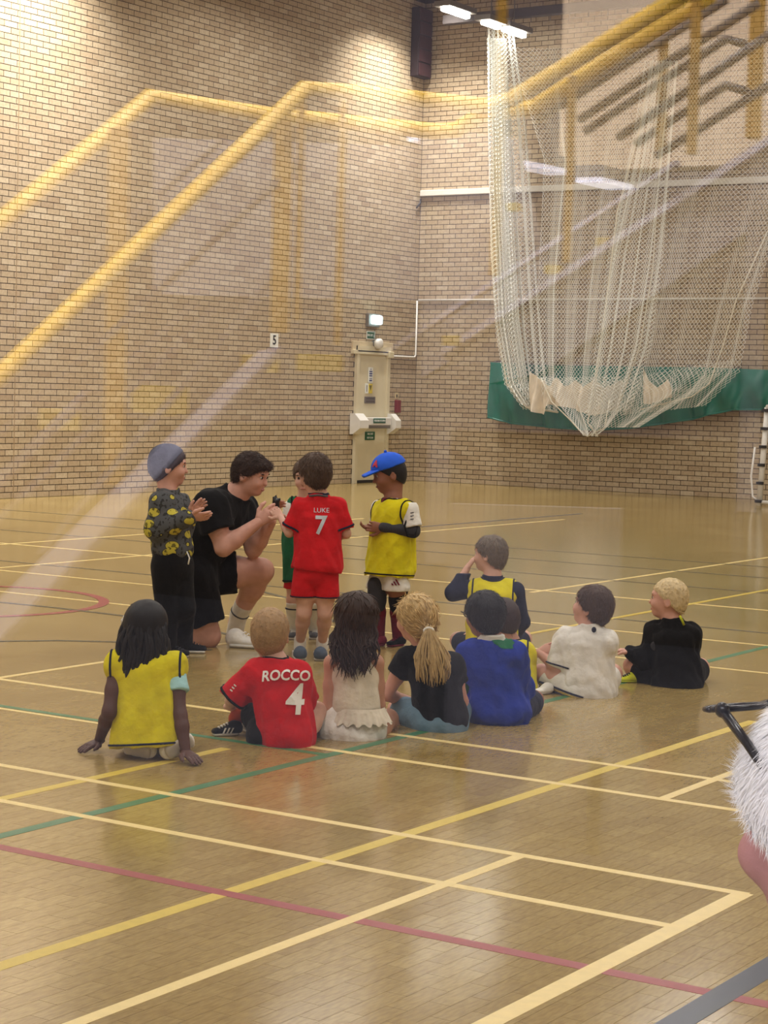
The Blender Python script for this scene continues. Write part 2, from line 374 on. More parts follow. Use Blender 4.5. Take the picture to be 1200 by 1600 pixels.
ceil = MB().box((XW-.3, YP, ZC), (XE+.3, YW+.3, ZC+.2)).build('ceiling', M_CEIL); tag(ceil, 'brown panelled sports hall ceiling', kind='structure')
for i in range(6): MB().box((XW+.01, YW-.6-i*1.2-.02, ZC-.03), (XE, YW-.6-i*1.2+.02, ZC)).build('ceiling_batten', mat('dark_batten', (74, 62, 54), .7, .1, 20), ceil)

# glazed viewing wall between hall and lobby
M_PLASTER = mat('lobby_plaster', (214, 208, 206), .8, .04, 6)
M_GREYP = mat('grey_frame_paint', (120, 122, 126), .5, .05, 20)
wx0, wx1, wz0, wz1 = -2.3, 1.5, .45, 2.6
fw = MB()
for lo, hi in (((XW, YP-.12, 0), (wx0, YP+.12, ZC)), ((wx1, YP-.12, 0), (XE, YP+.12, ZC)), ((wx0, YP-.12, 0), (wx1, YP+.12, wz0)), ((wx0, YP-.12, wz1), (wx1, YP+.12, ZC))): fw.box(lo, hi)
o = fw.build('wall_front', M_PLASTER); tag(o, 'plastered wall around the viewing window', kind='structure')
gm = bpy.data.materials.new('window_glass'); gm.use_nodes = True; nt = gm.node_tree; nt.nodes.clear()
out = nt.nodes.new('ShaderNodeOutputMaterial'); mxs = nt.nodes.new('ShaderNodeMixShader'); tr = nt.nodes.new('ShaderNodeBsdfTransparent'); gl = nt.nodes.new('ShaderNodeBsdfGlossy')
gl.inputs['Roughness'].default_value = 0; gl.inputs['Color'].default_value = (1, 1, 1, 1); tr.inputs[0].default_value = (.97, .97, .97, 1)
frn = nt.nodes.new('ShaderNodeFresnel'); frn.inputs['IOR'].default_value = 1.6
mxs.inputs[0].default_value = .06
nt.links.new(tr.outputs[0], mxs.inputs[1]); nt.links.new(gl.outputs[0], mxs.inputs[2]); nt.links.new(mxs.outputs[0], out.inputs[0])
win = empty('window_1', (0, YP, wz0)); tag(win, 'large clear viewing window between the lobby and the hall', kind='structure')
MB().box((wx0, YP-.005, wz0), (wx1, YP+.005, wz1)).build('pane', gm, win)
fm = MB()
for lo, hi in (((wx0, YP-.06, wz0), (wx0+.06, YP+.06, wz1)), ((wx1-.06, YP-.06, wz0), (wx1, YP+.06, wz1)), ((wx0, YP-.06, wz0), (wx1, YP+.06, wz0+.05)), ((wx0, YP-.06, wz1-.05), (wx1, YP+.06, wz1))): fm.box(lo, hi)
fm.build('window_frame', M_GREYP, win)
# ================================================================== fire door and the things around it
M_DOOR = mat('cream_door_paint', (216, 206, 176), .45, .03, 8)
M_DARK = mat('black_metal', (38, 36, 36), .45, .1, 30)
M_WHITE = mat('white_plastic', (228, 226, 220), .4, .03, 20)
M_GREEN = mat('sign_green', (24, 92, 62), .4, .04, 30)
M_SIGNW = mat('sign_white', (232, 234, 230), .5)
M_STEEL = mat('grey_steel', (128, 124, 118), .4, .05, 30, metal=.3)
EXD, EYD = np.array([0, 1., 0]), UZ                # reading direction on the left wall (seen from the hall: +Y runs to the right)
door = empty('door_1', (XW, (DY0+DY1)/2, 0)); tag(door, 'cream steel fire exit door with push bar in the left wall', kind='structure')
dm = (DY0+DY1)/2; dw = DY1-DY0
def wz(py, px=577): return PX(px, py, XW)[2]
def wy(px, py=620): return PX(px, py, XW)[1]
fr = MB(); 
fr.box((XW-.03, DY0, 0), (XW+.05, DY0+.07, DZ)); fr.box((XW-.03, DY1-.07, 0), (XW+.05, DY1, DZ)); fr.box((XW-.03, DY0, DZ-.09), (XW+.06, DY1, DZ))
fr.build('door_frame', M_DOOR, door)
leaf = MB().box((XW-.03, DY0+.07, .02), (XW+.015, DY1-.07, DZ-.09), .004).build('door_leaf', M_DOOR, door)
MB().box((XW+.015, DY0+.08, .0), (XW+.03, DY1-.08, .045)).build('threshold_strip', M_DARK, door)
for zz in (wz(555), wz(575)): MB().box((XW+.015, DY0+.05, zz-.05), (XW+.03, DY0+.085, zz+.05)).build('hinge', M_DARK, door)
MB().box((XW+.015, DY1-.09, wz(553)-.05), (XW+.09, DY1+.04, wz(553)+.05), .008).build('door_closer', M_DOOR, door)
zb = wz(662); bar = empty('push_bar_device', (XW, dm, zb)); 
bar.parent = door; bar.matrix_parent_inverse = Matrix.Translation(-door.location)
def hexbox(ya, yb, tilt):
    m = MB(); r_ = .16
    prof = [(r_*.55, r_), (r_*1.2, r_*.35), (r_*1.2, -r_*.4), (r_*.35, -r_), (0, -r_), (0, r_)]
    v = [(XW+.02+p[0], y, zb+p[1]) for y in (ya, yb) for p in prof]; n = len(prof)
    f = [tuple(range(n-1, -1, -1)), tuple(range(n, 2*n))]+[(k, (k+1) % n, n+(k+1) % n, n+k) for k in range(n)]
    return m.add(v, f)
hexbox(DY0-.12, DY0+.12, 0).build('bar_housing', M_WHITE, door)
hexbox(DY1-.05, DY1+.10, 0).build('bar_housing', M_WHITE, door)
MB().box((XW+.06, DY0+.12, zb-.02), (XW+.16, DY1-.1, zb+.1), .01).build('push_bar', M_WHITE, door)
MB().box((XW+.08, DY0+.12, zb-.07), (XW+.14, DY1-.1, zb-.02)).build('bar_shadow_rail', M_STEEL, door)
bpy.data.objects.remove(bar)
def wsign(name, px, py, w_, h_, m, parent, txt=(), tm=None, off=.02, label=None, cat=None):
    y, z = wy(px, py), wz(py, px)
    o = MB().box((XW+off, y-w_/2, z-h_/2), (XW+off+.008, y+w_/2, z+h_/2), .002).build(name, m, parent)
    for t, s, dy, dz, sx in txt: text_on(t, s, (XW+off+.0095, y+dy, z+dz), EXD, EYD, tm, o, 'lettering', sx=sx)
    if label: tag(o, label, cat)
    return o, y, z
so, y, z = wsign('notice', 577, 586, .13, .24, M_SIGNW, door)
for dz, w_, h_ in ((.09, .02, .018), (.055, .08, .020), (.022, .08, .022), (-.012, .08, .018), (-.055, .07, .010), (-.085, .075, .022)): MB().box((XW+.0285, y-w_/2, z+dz-h_/2), (XW+.030, y+w_/2, z+dz+h_/2)).build('print_line', mat('ink_blue', (52, 66, 130), .5), so)
so, y, z = wsign('warning_sign', 574, 607, .20, .155, M_SIGNW, door)
yp = MB(); yp.box((XW+.0285, y-.01, z-.075), (XW+.031, y+.095, z+.075)); yp.build('yellow_panel', mat('sign_yellow', (218, 196, 52), .5), so)
tri = MB(); tri.add([(XW+.032, y+.005, z+.05), (XW+.032, y+.08, z+.05), (XW+.032, y+.0425, z-.04), (XW+.0315, y+.005, z+.05), (XW+.0315, y+.08, z+.05), (XW+.0315, y+.0425, z-.04)], [(0, 2, 1), (0, 1, 4, 3), (1, 2, 5, 4), (2, 0, 3, 5)]); tri.build('warning_triangle', mat('sign_olive', (110, 100, 30), .5), so)
MB().box((XW+.0285, y-.065, z-.05), (XW+.03, y-.05, z+.05)).build('pictogram', M_DARK, so)
so, y, z = wsign('name_plate', 576, 625, .30, .105, mat('plate_grey', (112, 104, 98), .4, .1, 20), door)
for dz in (.022, -.022): MB().box((XW+.0285, y-.12, z+dz-.010), (XW+.030, y+.12, z+dz+.010)).build('print_line', mat('plate_ink', (78, 70, 66), .6), so)
wsign('push_bar_sign', 579, 657, .34, .075, M_GREEN, door, [('PUSH BAR TO OPEN', .045, 0, 0, .75)], M_SIGNW, off=.165)
wsign('fire_exit_sign', 576, 681, .27, .13, M_GREEN, door, [('FIRE EXIT', .045, 0, .03, .9), ('KEEP CLEAR', .04, 0, -.03, .8)], M_SIGNW)

def wall_thing(name, px, py, label, cat): return empty(name, (XW, wy(px, py), wz(py, px)), label, cat)
# lit emergency light
t = wall_thing('emergency_light', 580, 500, 'lit white emergency bulkhead light above the fire door', 'light'); y, z = t.location.y, t.location.z
MB().box((XW, y-.16, z-.11), (XW+.06, y+.16, z+.10), .01).build('backplate', M_STEEL, t)
lm = mat('lit_diffuser', (208, 245, 250), .4, emit=5.5)
MB().box((XW+.06, y-.12, z-.07), (XW+.13, y+.15, z+.075), .03).build('diffuser', lm, t, True)
o, y, z = wsign('fire_exit_sign', 579, 524, .24, .125, M_SIGNW, None, off=.0, label='small green and white fire exit sign under the emergency light', cat='sign')
MB().box((XW+.008, y-.105, z-.05), (XW+.0095, y+.105, z+.05)).build('green_panel', M_GREEN, o)
text_on('FIRE EXIT', .05, (XW+.011, y-.025, z), EXD, EYD, M_SIGNW, o, 'lettering', sx=.72)
rm = MB(); rm.tube([(XW+.0105, y+.085, z-.035), (XW+.0105, y+.082, z+.012)], .008, 6); rm.tube([(XW+.0105, y+.086, z+.022), (XW+.0105, y+.086, z+.034)], .007, 6); rm.build('running_figure', M_SIGNW, o)
t = wall_thing('alarm_sounder', 583, 537, 'round white alarm sounder fixed over the fire door', 'alarm'); y, z = t.location.y, t.location.z
MB().tube([(XW, y, z), (XW+.06, y, z)], .05, 16).build('base', M_STEEL, t)
MB().tube([(XW+.06, y, z), (XW+.07, y, z), (XW+.14, y, z), (XW+.155, y, z)], [.05, .08, .08, .05], 20).build('horn', M_WHITE, t, True)
o = MB().box((XW, wy(549, 540), wz(549, 575)), (XW+.03, wy(612, 540), wz(534, 575)), .004).build('lintel_panel', mat('lintel_cream', (206, 190, 158), .6, .05, 10)); tag(o, 'flat cream lintel panel above the fire door', 'panel')
o = MB().box((XW, wy(548, 549), wz(553, 560)), (XW+.06, wy(606, 549), wz(547, 560)), .004).build('door_canopy', M_DOOR); tag(o, 'narrow cream ledge over the top of the fire door', 'ledge')
t = wall_thing('fire_call_point', 619, 633, 'dark red fire alarm call point beside the fire door', 'fire alarm'); y, z = t.location.y, t.location.z
MB().box((XW, y-.055, z-.12), (XW+.06, y+.055, z+.08), .008).build('call_box', mat('fire_red', (120, 34, 36), .45, .05, 20), t)
MB().box((XW, y-.045, z+.10), (XW+.006, y+.045, z+.2)).build('instruction_sign', mat('sign_cream', (205, 190, 150), .5), t)
MB().tube([(XW+.007, y, z+.12), (XW+.007, y, z+.17)], .012, 6).build('flame_mark', M_DARK, t)
t = wall_thing('number_sign', 428, 532, 'white square wall sign with a black number five', 'sign'); y, z = t.location.y, t.location.z
MB().box((XW, y-.095, z-.10), (XW+.01, y+.095, z+.10), .002).build('plate', M_SIGNW, t)
text_on('5', .19, (XW+.0115, y, z), EXD, EYD, M_DARK, t, 'numeral', bold=.003)
# conduit from the door to the corner and up
cz1, cz2 = wz(556, 605), wz(470, 650)
o = MB().tube([(XW+.02, DY1-.02, cz1), (XW+.02, YW-.09, cz1), (XW+.025, YW-.06, cz1+.04), (XW+.025, YW-.06, cz2)], .014, 8).build('cable_conduit', M_WHITE, None, True); tag(o, 'thin white cable conduit running from the fire door up the corner', 'conduit')
zc3 = PY(900, 468, YW)[2]
o = MB().tube([(XW+.03, YW-.025, zc3), (XE-2, YW-.025, zc3)], .016, 8).build('cable_conduit', M_WHITE, None, True); tag(o, 'thin white conduit running level across the end wall behind the nets', 'conduit')
zc4 = PY(900, 293, YW)[2]
o = MB().box((XW+.03, YW-.07, zc4-.045), (XE-2, YW-.002, zc4+.045), .006).build('cable_trunking', M_WHITE); tag(o, 'white boxed trunking running high across the end wall', 'trunking')
o = MB().tube([(XW+.02, YW-.03, zc4-.09), (XW+.03, YW-.05, zc4-.15), (XW+.03, YW-.16, zc4-.24)], .014, 8).build('cable_tail', M_DARK, None, True); tag(o, 'short dark cable tail on the wall in the corner below the trunking', 'cable')
# joint line in the left wall
o = MB().box((XW, wy(26, 400)-.006, 0), (XW+.002, wy(26, 400)+.006, ZC)).build('movement_joint', mat('sealant', (150, 128, 98), .8, .1, 30)); o.parent = wall_l
# dark louvred unit in the corner
zt, zbm = PY(672, 18, YW)[2], PY(672, 124, YW)[2]
t = empty('corner_speaker', (XW+.2, YW-.2, zbm), 'tall dark louvred speaker column fixed high in the corner', 'speaker')
MB().box((XW+.005, YW-.42, zbm), (XW+.15, YW-.03, zt), .01).build('cabinet', mat('dark_plum_paint', (46, 32, 34), .6, .1, 10), t)
for i in range(5):
    h = (zt-zbm)/5
    MB().box((XW+.15, YW-.40, zbm+i*h+.012), (XW+.17, YW-.05, zbm+(i+1)*h-.012), .004).build('grille_panel', mat('dark_maroon', (62, 34, 36), .6, .15, 60), t)
# track beam and lights under the ceiling
zbeam = PY(760, 26, YW-.5)[2]
o = MB().box((PY(695, 30, YW-.5)[0], YW-.57, zbeam-.07), (XE-1, YW-.43, zbeam+.07), .01).build('track_beam', mat('beam_grey', (82, 76, 74), .5, .08, 10)); tag(o, 'dark grey steel track beam that carries the cricket nets', 'beam')
M_TUBE = mat('lit_tube', (255, 250, 240), .4, emit=30)
names = ['nearest the camera', 'in the middle of the row', 'nearest the end wall']
for i in range(3):
    ya, yb = ((23.95, 24.70), (25.08, 25.60), (25.68, 26.38))[i]
    t = empty('strip_light', (LROWS[0], (ya+yb)/2, 6.93), 'lit ceiling strip light in the corner row, '+names[i], 'light', 'corner strip lights')
    MB().box((LROWS[0]-.14, ya, 6.95), (LROWS[0]+.14, yb, 7.03), .01).build('housing', M_STEEL, t)
    MB().box((LROWS[0]-.05, ya+.03, 6.885), (LROWS[0]+.05, yb-.03, 6.95), .02).build('tube', M_TUBE, t, True)
    MB().tube([(LROWS[0], (ya+yb)/2, 7.03), (LROWS[0], (ya+yb)/2, ZC)], .01, 6).build('hanger', M_STEEL, t)

# ================================================================== green sheet, cricket nets
M_SHEET = mat('green_tarpaulin', (18, 108, 90), .4, .12, 5, spec=.5)
def sheet_grid(fn, nu, nv):
    v = [fn(i/nu, j/nv) for i in range(nu+1) for j in range(nv+1)]
    f = [(i*(nv+1)+j, (i+1)*(nv+1)+j, (i+1)*(nv+1)+j+1, i*(nv+1)+j+1) for i in range(nu) for j in range(nv)]
    return v, f
top = [(768, 566), (850, 571), (1000, 573), (1100, 574), (1200, 578), (1300, 584)]
bot = [(768, 652), (800, 661), (860, 668), (930, 672), (1000, 668), (1080, 655), (1150, 640), (1200, 640), (1300, 655)]
def interp(pts, x): 
    xs, ys = zip(*pts); return float(np.interp(x, xs, ys))
YS = YW-.16
def green(u, v):
    px = 768+u*520
    a_, b_ = interp(top, px), interp(bot, px)
    py = a_+(b_-a_)*v
    p = PY(px, py, YS)
    fold = .05*math.sin(px*.055+v*2.2)+.035*math.sin(px*.13-v*4)+.02*math.sin(px*.27+v*3)+(.09*math.sin((px-1100)*.16+v*5)*min(1, max(0, (px-1060)/60)))*(v*(1.2-v)+.1)
    return (p[0], YS-.05-abs(.06*math.sin(math.pi*v))-fold*(.3+v), p[2])
sv, sf = sheet_grid(green, 130, 22)
back = [(x, min(y+.012, YW-.02), z) for x, y, z in sv]; n = len(sv)
t = empty('green_sheet', PY(960, 660, YS), 'dark green tarpaulin sheet hung along the foot of the nets on the end wall', 'tarpaulin')
obj('sheet', sv, sf, M_SHEET, t, True)
rl = MB().tube([PY(766, 567, YS), PY(1290, 583, YS)], .018, 8).build('top_rail', M_STEEL, t)
hm = MB().tube([np.array(green(i/60, 1.0)) for i in range(61)], .014, 6).build('hem', M_SHEET, t, True)
for px in (775, 850, 925, 1000, 1075, 1150, 1225):
    p = PY(px, interp(top, px), YS); MB().box((p[0]-.02, YS-.02, p[2]-.03), (p[0]+.02, YW, p[2]+.03)).build('wall_bracket', M_STEEL, t)
MB().tube([PY(768, 566, YS), PY(768, 652, YS)], .014, 6).build('side_hem', M_SHEET, t)

# netting: cords knotted in a diamond mesh over hanging, gathered sheets
M_NET = mat('white_netting', (238, 240, 234), .8, .05, 20)
M_ROPE = mat('net_rope', (226, 222, 206), .8, .08, 30)
M_CANVAS = mat('net_canvas_skirt', (222, 212, 192), .85, .08, 10)
def net_sheet(fn, nu, nv, wd, parent):
    """diamond netting over the surface fn(u,v): thin two-way cords"""
    P_ = np.array([[fn(i/nu, j/nv) for j in range(nv+1)] for i in range(nu+1)])
    V, Fc = [], []
    for par, sgn in ((0, 1), (0, -1)):
        for i in range(nu):
            for j in range(nv):
                if sgn == 1: 
                    if (i+j) % 2: continue
                    a_, b_ = P_[i, j], P_[i+1, j+1]
                else:
                    if (i+j) % 2 == 0: continue
                    a_, b_ = P_[i+1, j], P_[i, j+1]
                t_ = b_-a_; L = np.linalg.norm(t_)
                if L < 1e-4: continue
                t_ = t_/L; s_ = np.cross(t_, [0, 1., 0]); s_ /= np.linalg.norm(s_)+1e-9; o_ = np.cross(t_, s_)
                n0 = len(V)
                for q in (a_, b_):
                    for k in range(3):
                        an = 2*math.pi*k/3; V.append(q+wd*(s_*math.cos(an)+o_*math.sin(an)))
                for k in range(3): Fc.append((n0+k, n0+(k+1) % 3, n0+3+(k+1) % 3, n0+3+k))
    o = obj('netting', V, np.array(Fc), M_NET, parent); o['kind'] = 'stuff'; return o
def curtain(left, right, Y0, amp, nf, ph, py0=None):
    """left/right: pixel polylines (x,y) top to bottom; returns fn(u,v) with pleats"""
    def at(poly, v):
        ys = [q[1] for q in poly]; y = ys[0]+(ys[-1]-ys[0])*v; return np.interp(y, ys, [q[0] for q in poly]), y
    def fn(u, v):
        xl, yl = at(left, v); xr, yr = at(right, v)
        s = u+.02*math.sin(9*u+3*v); px = xl+(xr-xl)*s; py = yl+(yr-yl)*s
        p = PY(px, py, Y0)
        off = amp*math.sin(nf*2*math.pi*u+ph+1.5*v)*(.55+.45*v)+.4*amp*math.sin(nf*3.7*math.pi*u+2*v)
        return np.array([p[0], Y0-off, p[2]])
    return fn
net = empty('cricket_net', PY(920, 680, YW-.6), 'white cricket netting gathered and hanging from the track beam', 'sports net')
YN = YW-.55
net_sheet(curtain([(764, 45), (764, 200), (769, 400), (778, 520), (792, 600), (822, 640)], [(800, 45), (822, 200), (838, 400), (848, 520), (856, 600), (872, 642)], YN+.05, .07, 5, 0), 56, 180, .0044, net)
net_sheet(curtain([(764, 60), (768, 300), (778, 500), (795, 600), (815, 632)], [(790, 60), (800, 300), (812, 500), (826, 600), (850, 640)], YN-.1, .08, 6, 1), 50, 170, .0044, net)
net_sheet(curtain([(795, 75), (850, 250), (842, 450), (846, 560), (850, 618)], [(1050, 75), (990, 250), (960, 450), (945, 560), (938, 630)], YN-.2, .06, 4, .5), 76, 150, .0031, net)
net_sheet(curtain([(1010, 95), (985, 250), (950, 400), (930, 540), (915, 650)], [(1060, 95), (1050, 250), (1040, 400), (1020, 540), (985, 640)], YN-.32, .08, 5, 2), 60, 160, .0042, net)
net_sheet(curtain([(1045, 60), (1040, 300), (1010, 480), (985, 600), (960, 650)], [(1260, 60), (1240, 300), (1180, 480), (1160, 580), (1105, 634)], YN-.05, .06, 4, 1), 70, 150, .0030, net)
net_sheet(curtain([(840, 590), (880, 640), (905, 668), (915, 681)], [(985, 588), (970, 640), (950, 668), (932, 682)], YN-.36, .05, 3, 0), 46, 36, .0034, net)
net_sheet(curtain([(930, 600), (930, 630), (925, 668)], [(1150, 560), (1110, 600), (1000, 668)], YN-.38, .05, 3, 0), 54, 26, .0030, net)
def ropeline(pts, y, r_=.012): MB().tube([PY(x, yy, y) for x, yy in pts], r_, 6).build('edge_rope', M_ROPE, net, True)
ropeline([(764, 45), (764, 200), (769, 400), (778, 520), (792, 600), (822, 636), (872, 644)], YN-.12, .016)
ropeline([(1018, 95), (1000, 200), (965, 330), (948, 470), (930, 600), (918, 660), (934, 682)], YN-.36, .012)
ropeline([(1050, 95), (1030, 260), (1020, 420), (1000, 540), (965, 640)], YN-.36, .010)
ropeline([(845, 590), (862, 628), (890, 655), (905, 672), (918, 682)], YN-.38, .010)
ropeline([(1200, 360), (1150, 470), (1130, 540), (1108, 600), (1080, 620), (1000, 640)], YN-.1, .010)
ropeline([(918, 682), (945, 668), (952, 625)], YN-.38, .010)
sc = [(828, 580, 640), (838, 588, 645), (850, 596, 648), (858, 604, 632), (868, 590, 634), (884, 604, 636), (900, 594, 640), (912, 606, 645), (928, 590, 650), (944, 606, 646), (958, 600, 640), (972, 594, 636)]
def skirt(u, v):
    k = u*(len(sc)-1); i = min(int(k), len(sc)-2); t_ = k-i
    q0, q1 = sc[i], sc[i+1]; px = q0[0]+(q1[0]-q0[0])*t_; a_ = q0[1]+(q1[1]-q0[1])*t_; b_ = q0[2]+(q1[2]-q0[2])*t_
    p = PY(px, a_+(b_-a_)*v, YN-.28); return (p[0], YN-.28-.07*math.sin(u*34)*v-.03*math.sin(u*61+v*4), p[2])
v_, f_ = sheet_grid(skirt, 88, 12); obj('canvas_skirt', v_, f_, M_CANVAS, net, True)
sc2 = [(1005, 575, 630), (1015, 596, 632), (1028, 606, 628), (1044, 592, 622), (1050, 610, 620)]
def skirt2(u, v):
    k = u*(len(sc2)-1); i = min(int(k), len(sc2)-2); t_ = k-i
    q0, q1 = sc2[i], sc2[i+1]; px = q0[0]+(q1[0]-q0[0])*t_; a_ = q0[1]+(q1[1]-q0[1])*t_; b_ = q0[2]+(q1[2]-q0[2])*t_
    p = PY(px, a_+(b_-a_)*v, YN-.2); return (p[0], YN-.2-.06*math.sin(u*20)*v, p[2])
v_, f_ = sheet_grid(skirt2, 40, 10); obj('canvas_skirt', v_, f_, M_CANVAS, net, True)
for px in range(770, 1260, 30):
    x_ = PY(px, 22, YN)[0]
    MB().tube([(x_, YN, zbeam-.072), (x_, YN, zbeam-.16)], .008, 6).build('net_hook', M_STEEL, net)
# white folding goal at the right edge
pg = G(1186, 790); 
t = empty('folded_goal', (pg[0], pg[1], 0), 'white tubular goal post with dark net clips at the right edge', 'goal post')
h_ = 1.35
MB().tube([(pg[0], pg[1], 0), (pg[0]+.06, pg[1]+.02, h_)], .04, 12).build('post', M_WHITE, t, True)
MB().tube([(pg[0]+.02, pg[1], .05), (pg[0]+.9, pg[1]-.4, .05)], .03, 10).build('ground_bar', M_WHITE, t, True)
MB().tube([(pg[0]+.06, pg[1]+.02, h_), (pg[0]+1.1, pg[1]-.45, h_)], .04, 10).build('crossbar', M_WHITE, t, True)
MB().tube([(pg[0]-.1, pg[1]+.02, .8), (pg[0]-.14, pg[1]+.02, .4), (pg[0]-.1, pg[1], .12), (pg[0], pg[1], .06)], .015, 8).build('net_stay', M_WHITE, t, True)
for k in range(6):
    zc_ = .06+k*.25; MB().box((pg[0]-.05+.045*zc_, pg[1]-.05, zc_-.02), (pg[0]+.05+.045*zc_, pg[1]-.02, zc_+.02)).build('net_clip', M_DARK, t)
# ================================================================== lobby behind the viewer (seen mirrored in the window)
def MR(px, py, dep):                 # point of the lobby whose mirror image in the pane stands at that place
    p = PD(px, py, dep); return np.array([p[0], 2*YP-p[1], p[2]])
M_YEL = mat('yellow_handrail_paint', (246, 196, 56), .35, .04, 10, spec=.5)
M_YEL2 = mat('yellow_post_paint', (184, 138, 36), .4, .05, 10)
M_GRAIL = mat('grey_guard_rail', (70, 72, 76), .4, .05, 10)
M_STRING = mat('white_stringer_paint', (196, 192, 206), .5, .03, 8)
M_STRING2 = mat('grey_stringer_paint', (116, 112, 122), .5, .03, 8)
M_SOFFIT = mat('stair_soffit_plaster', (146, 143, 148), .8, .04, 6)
M_LWALL = mat('lobby_back_wall', (120, 116, 122), .85, .05, 4)
M_LDARK = mat('lobby_dark_panel', (52, 48, 46), .8, .05, 4)
M_CREAM = mat('lobby_cream_wall', (220, 196, 164), .8, .04, 4)
M_CARPET = mat('lobby_carpet', (58, 57, 60), .95, .2, 30)
lx0, lx1, ly0, ly1, lzc = -9.5, 3.5, -9.2, YP-.12, 5.5
o = MB().box((lx0, ly0, -.15), (lx1, YP-.05, 0)).build('floor', M_CARPET); o.name = 'floor_lobby'; tag(o, 'dark lobby carpet on the viewer side of the window', kind='structure')
M_DADO = mat('lobby_dark_dado', (46, 42, 40), .8, .05, 4)
for nm, lo, hi, lb in (('wall_lobby', (lx0, ly0-.2), (lx1, ly0), 'lobby wall behind the staircase'), ('wall_lobby_left', (lx0-.2, ly0), (lx0, ly1), 'side wall of the lobby'), ('wall_lobby_right', (lx1, ly0), (lx1+.2, ly1), 'other side wall of the lobby')):
    o = MB().box((*lo, 1.2), (*hi, lzc)).build(nm, M_LWALL); tag(o, lb, kind='structure')
    MB().box((lo[0]-.01, lo[1]-.01, 0), (hi[0]+.01, hi[1]+.01, 1.2)).build('dado', M_DADO, o)
o = MB().box((lx0, ly0, lzc), (lx1, ly1, lzc+.2)).build('ceiling_lobby', M_PLASTER); tag(o, 'white lobby ceiling', kind='structure')
LT = mat('lobby_lit_panel', (236, 236, 255), .5, emit=3.5)
st = empty('staircase', MR(640, 760, 7.2)*np.array([1, 1, 0]), 'lobby staircase with yellow handrails mirrored in the window', 'staircase')
def rail(pts, r_, m, name='handrail'):
    return MB().tube([MR(*p) for p in pts], r_, 12).build(name, m, st, True)
rail([(-90, 672, 5.9), (0, 587, 6.1), (478, 138, 7.0), (570, 146, 7.1), (760, 166, 7.2), (800, 155, 7.2), (1085, -18, 6.7)], .030, M_YEL)
rail([(-90, 425, 6.6), (0, 347, 6.75), (235, 152, 7.3), (420, 180, 7.6), (680, 205, 7.9), (714, 203, 7.9), (752, 180, 7.8), (836, 168, 7.6), (1110, -8, 7.0)], .033, M_YEL)
def post(px, y0, y1, dep, wpx, m=M_YEL2):
    a_, b_ = MR(px, y0, dep), MR(px, y1, dep); hw = wpx/2/FPX*dep
    MB().box((a_[0]-hw, a_[1]-hw, min(a_[2], b_[2])), (a_[0]+hw, a_[1]+hw, max(a_[2], b_[2])), .004).build('post', m, st)
for a_ in ((444, 190, 520, 7.15, 22), (472, 150, 500, 7.2, 9), (537, 150, 540, 7.3, 9), (187, 200, 760, 6.7, 24), (786, -30, 430, 7.25, 13), (895, 118, 410, 7.0, 11), (1040, 5, 240, 7.5, 13), (1090, -30, 240, 7.0, 14), (1186, -30, 215, 7.6, 20)): post(*a_)
for pts in ([(836, 191, 7.8), (1135, 0, 7.3)], [(906, 187, 7.4), (1185, 6, 6.9)], [(915, 205, 7.8), (1135, 61, 7.3), (1167, 70, 7.3)], [(967, 215, 7.4), (1230, 36, 6.9)], [(995, 224, 7.8), (1135, 133, 7.3), (1172, 145, 7.3)], [(1027, 243, 7.4), (1230, 116, 6.9)]):
    rail(pts, .017, M_GRAIL, 'guard_rail')
def slab(pts, th, m, name):            # polygon of lobby points extruded away from the window
    a_ = [MR(*p) for p in pts]; n = len(a_); b_ = [p-np.array([0, th, 0]) for p in a_]
    return MB().add(a_+b_, [tuple(range(n)), tuple(range(2*n-1, n-1, -1))]+[(k, n+k, n+(k+1) % n, (k+1) % n) for k in range(n)]).build(name, m, st)
# stringers, nosings and soffits of the two flights
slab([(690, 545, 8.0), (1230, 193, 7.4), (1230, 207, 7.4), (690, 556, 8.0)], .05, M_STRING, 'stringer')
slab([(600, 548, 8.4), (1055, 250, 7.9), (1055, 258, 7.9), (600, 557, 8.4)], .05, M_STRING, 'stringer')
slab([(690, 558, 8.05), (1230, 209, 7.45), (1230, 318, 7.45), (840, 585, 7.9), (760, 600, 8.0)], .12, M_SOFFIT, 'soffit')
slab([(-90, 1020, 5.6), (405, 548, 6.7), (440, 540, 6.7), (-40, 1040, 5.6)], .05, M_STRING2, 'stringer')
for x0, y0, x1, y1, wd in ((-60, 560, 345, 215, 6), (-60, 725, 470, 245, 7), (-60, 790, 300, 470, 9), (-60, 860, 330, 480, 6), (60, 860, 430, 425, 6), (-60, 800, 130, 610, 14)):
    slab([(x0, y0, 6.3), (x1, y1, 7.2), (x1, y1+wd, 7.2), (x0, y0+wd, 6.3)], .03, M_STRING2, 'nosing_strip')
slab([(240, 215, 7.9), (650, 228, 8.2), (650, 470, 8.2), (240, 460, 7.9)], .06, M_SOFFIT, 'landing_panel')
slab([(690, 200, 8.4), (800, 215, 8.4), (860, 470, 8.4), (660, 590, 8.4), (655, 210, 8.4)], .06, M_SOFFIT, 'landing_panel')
M_SEAT = mat('yellow_wall_tile', (190, 160, 40), .5, .05, 8)
for px0, px1, py0, py1 in ((375, 455, 556, 582), (462, 560, 556, 580), (205, 330, 605, 645), (60, 150, 640, 672), (225, 290, 622, 650), (790, 815, 318, 330), (930, 955, 372, 384), (850, 880, 415, 428), (690, 722, 525, 540)):
    a_, b_ = MR(px0, py1, 7.9), MR(px1, py0, 7.9)
    MB().box((min(a_[0], b_[0]), a_[1]-.04, a_[2]), (max(a_[0], b_[0]), a_[1], b_[2]), .004).build('yellow_nosing', M_SEAT, st)
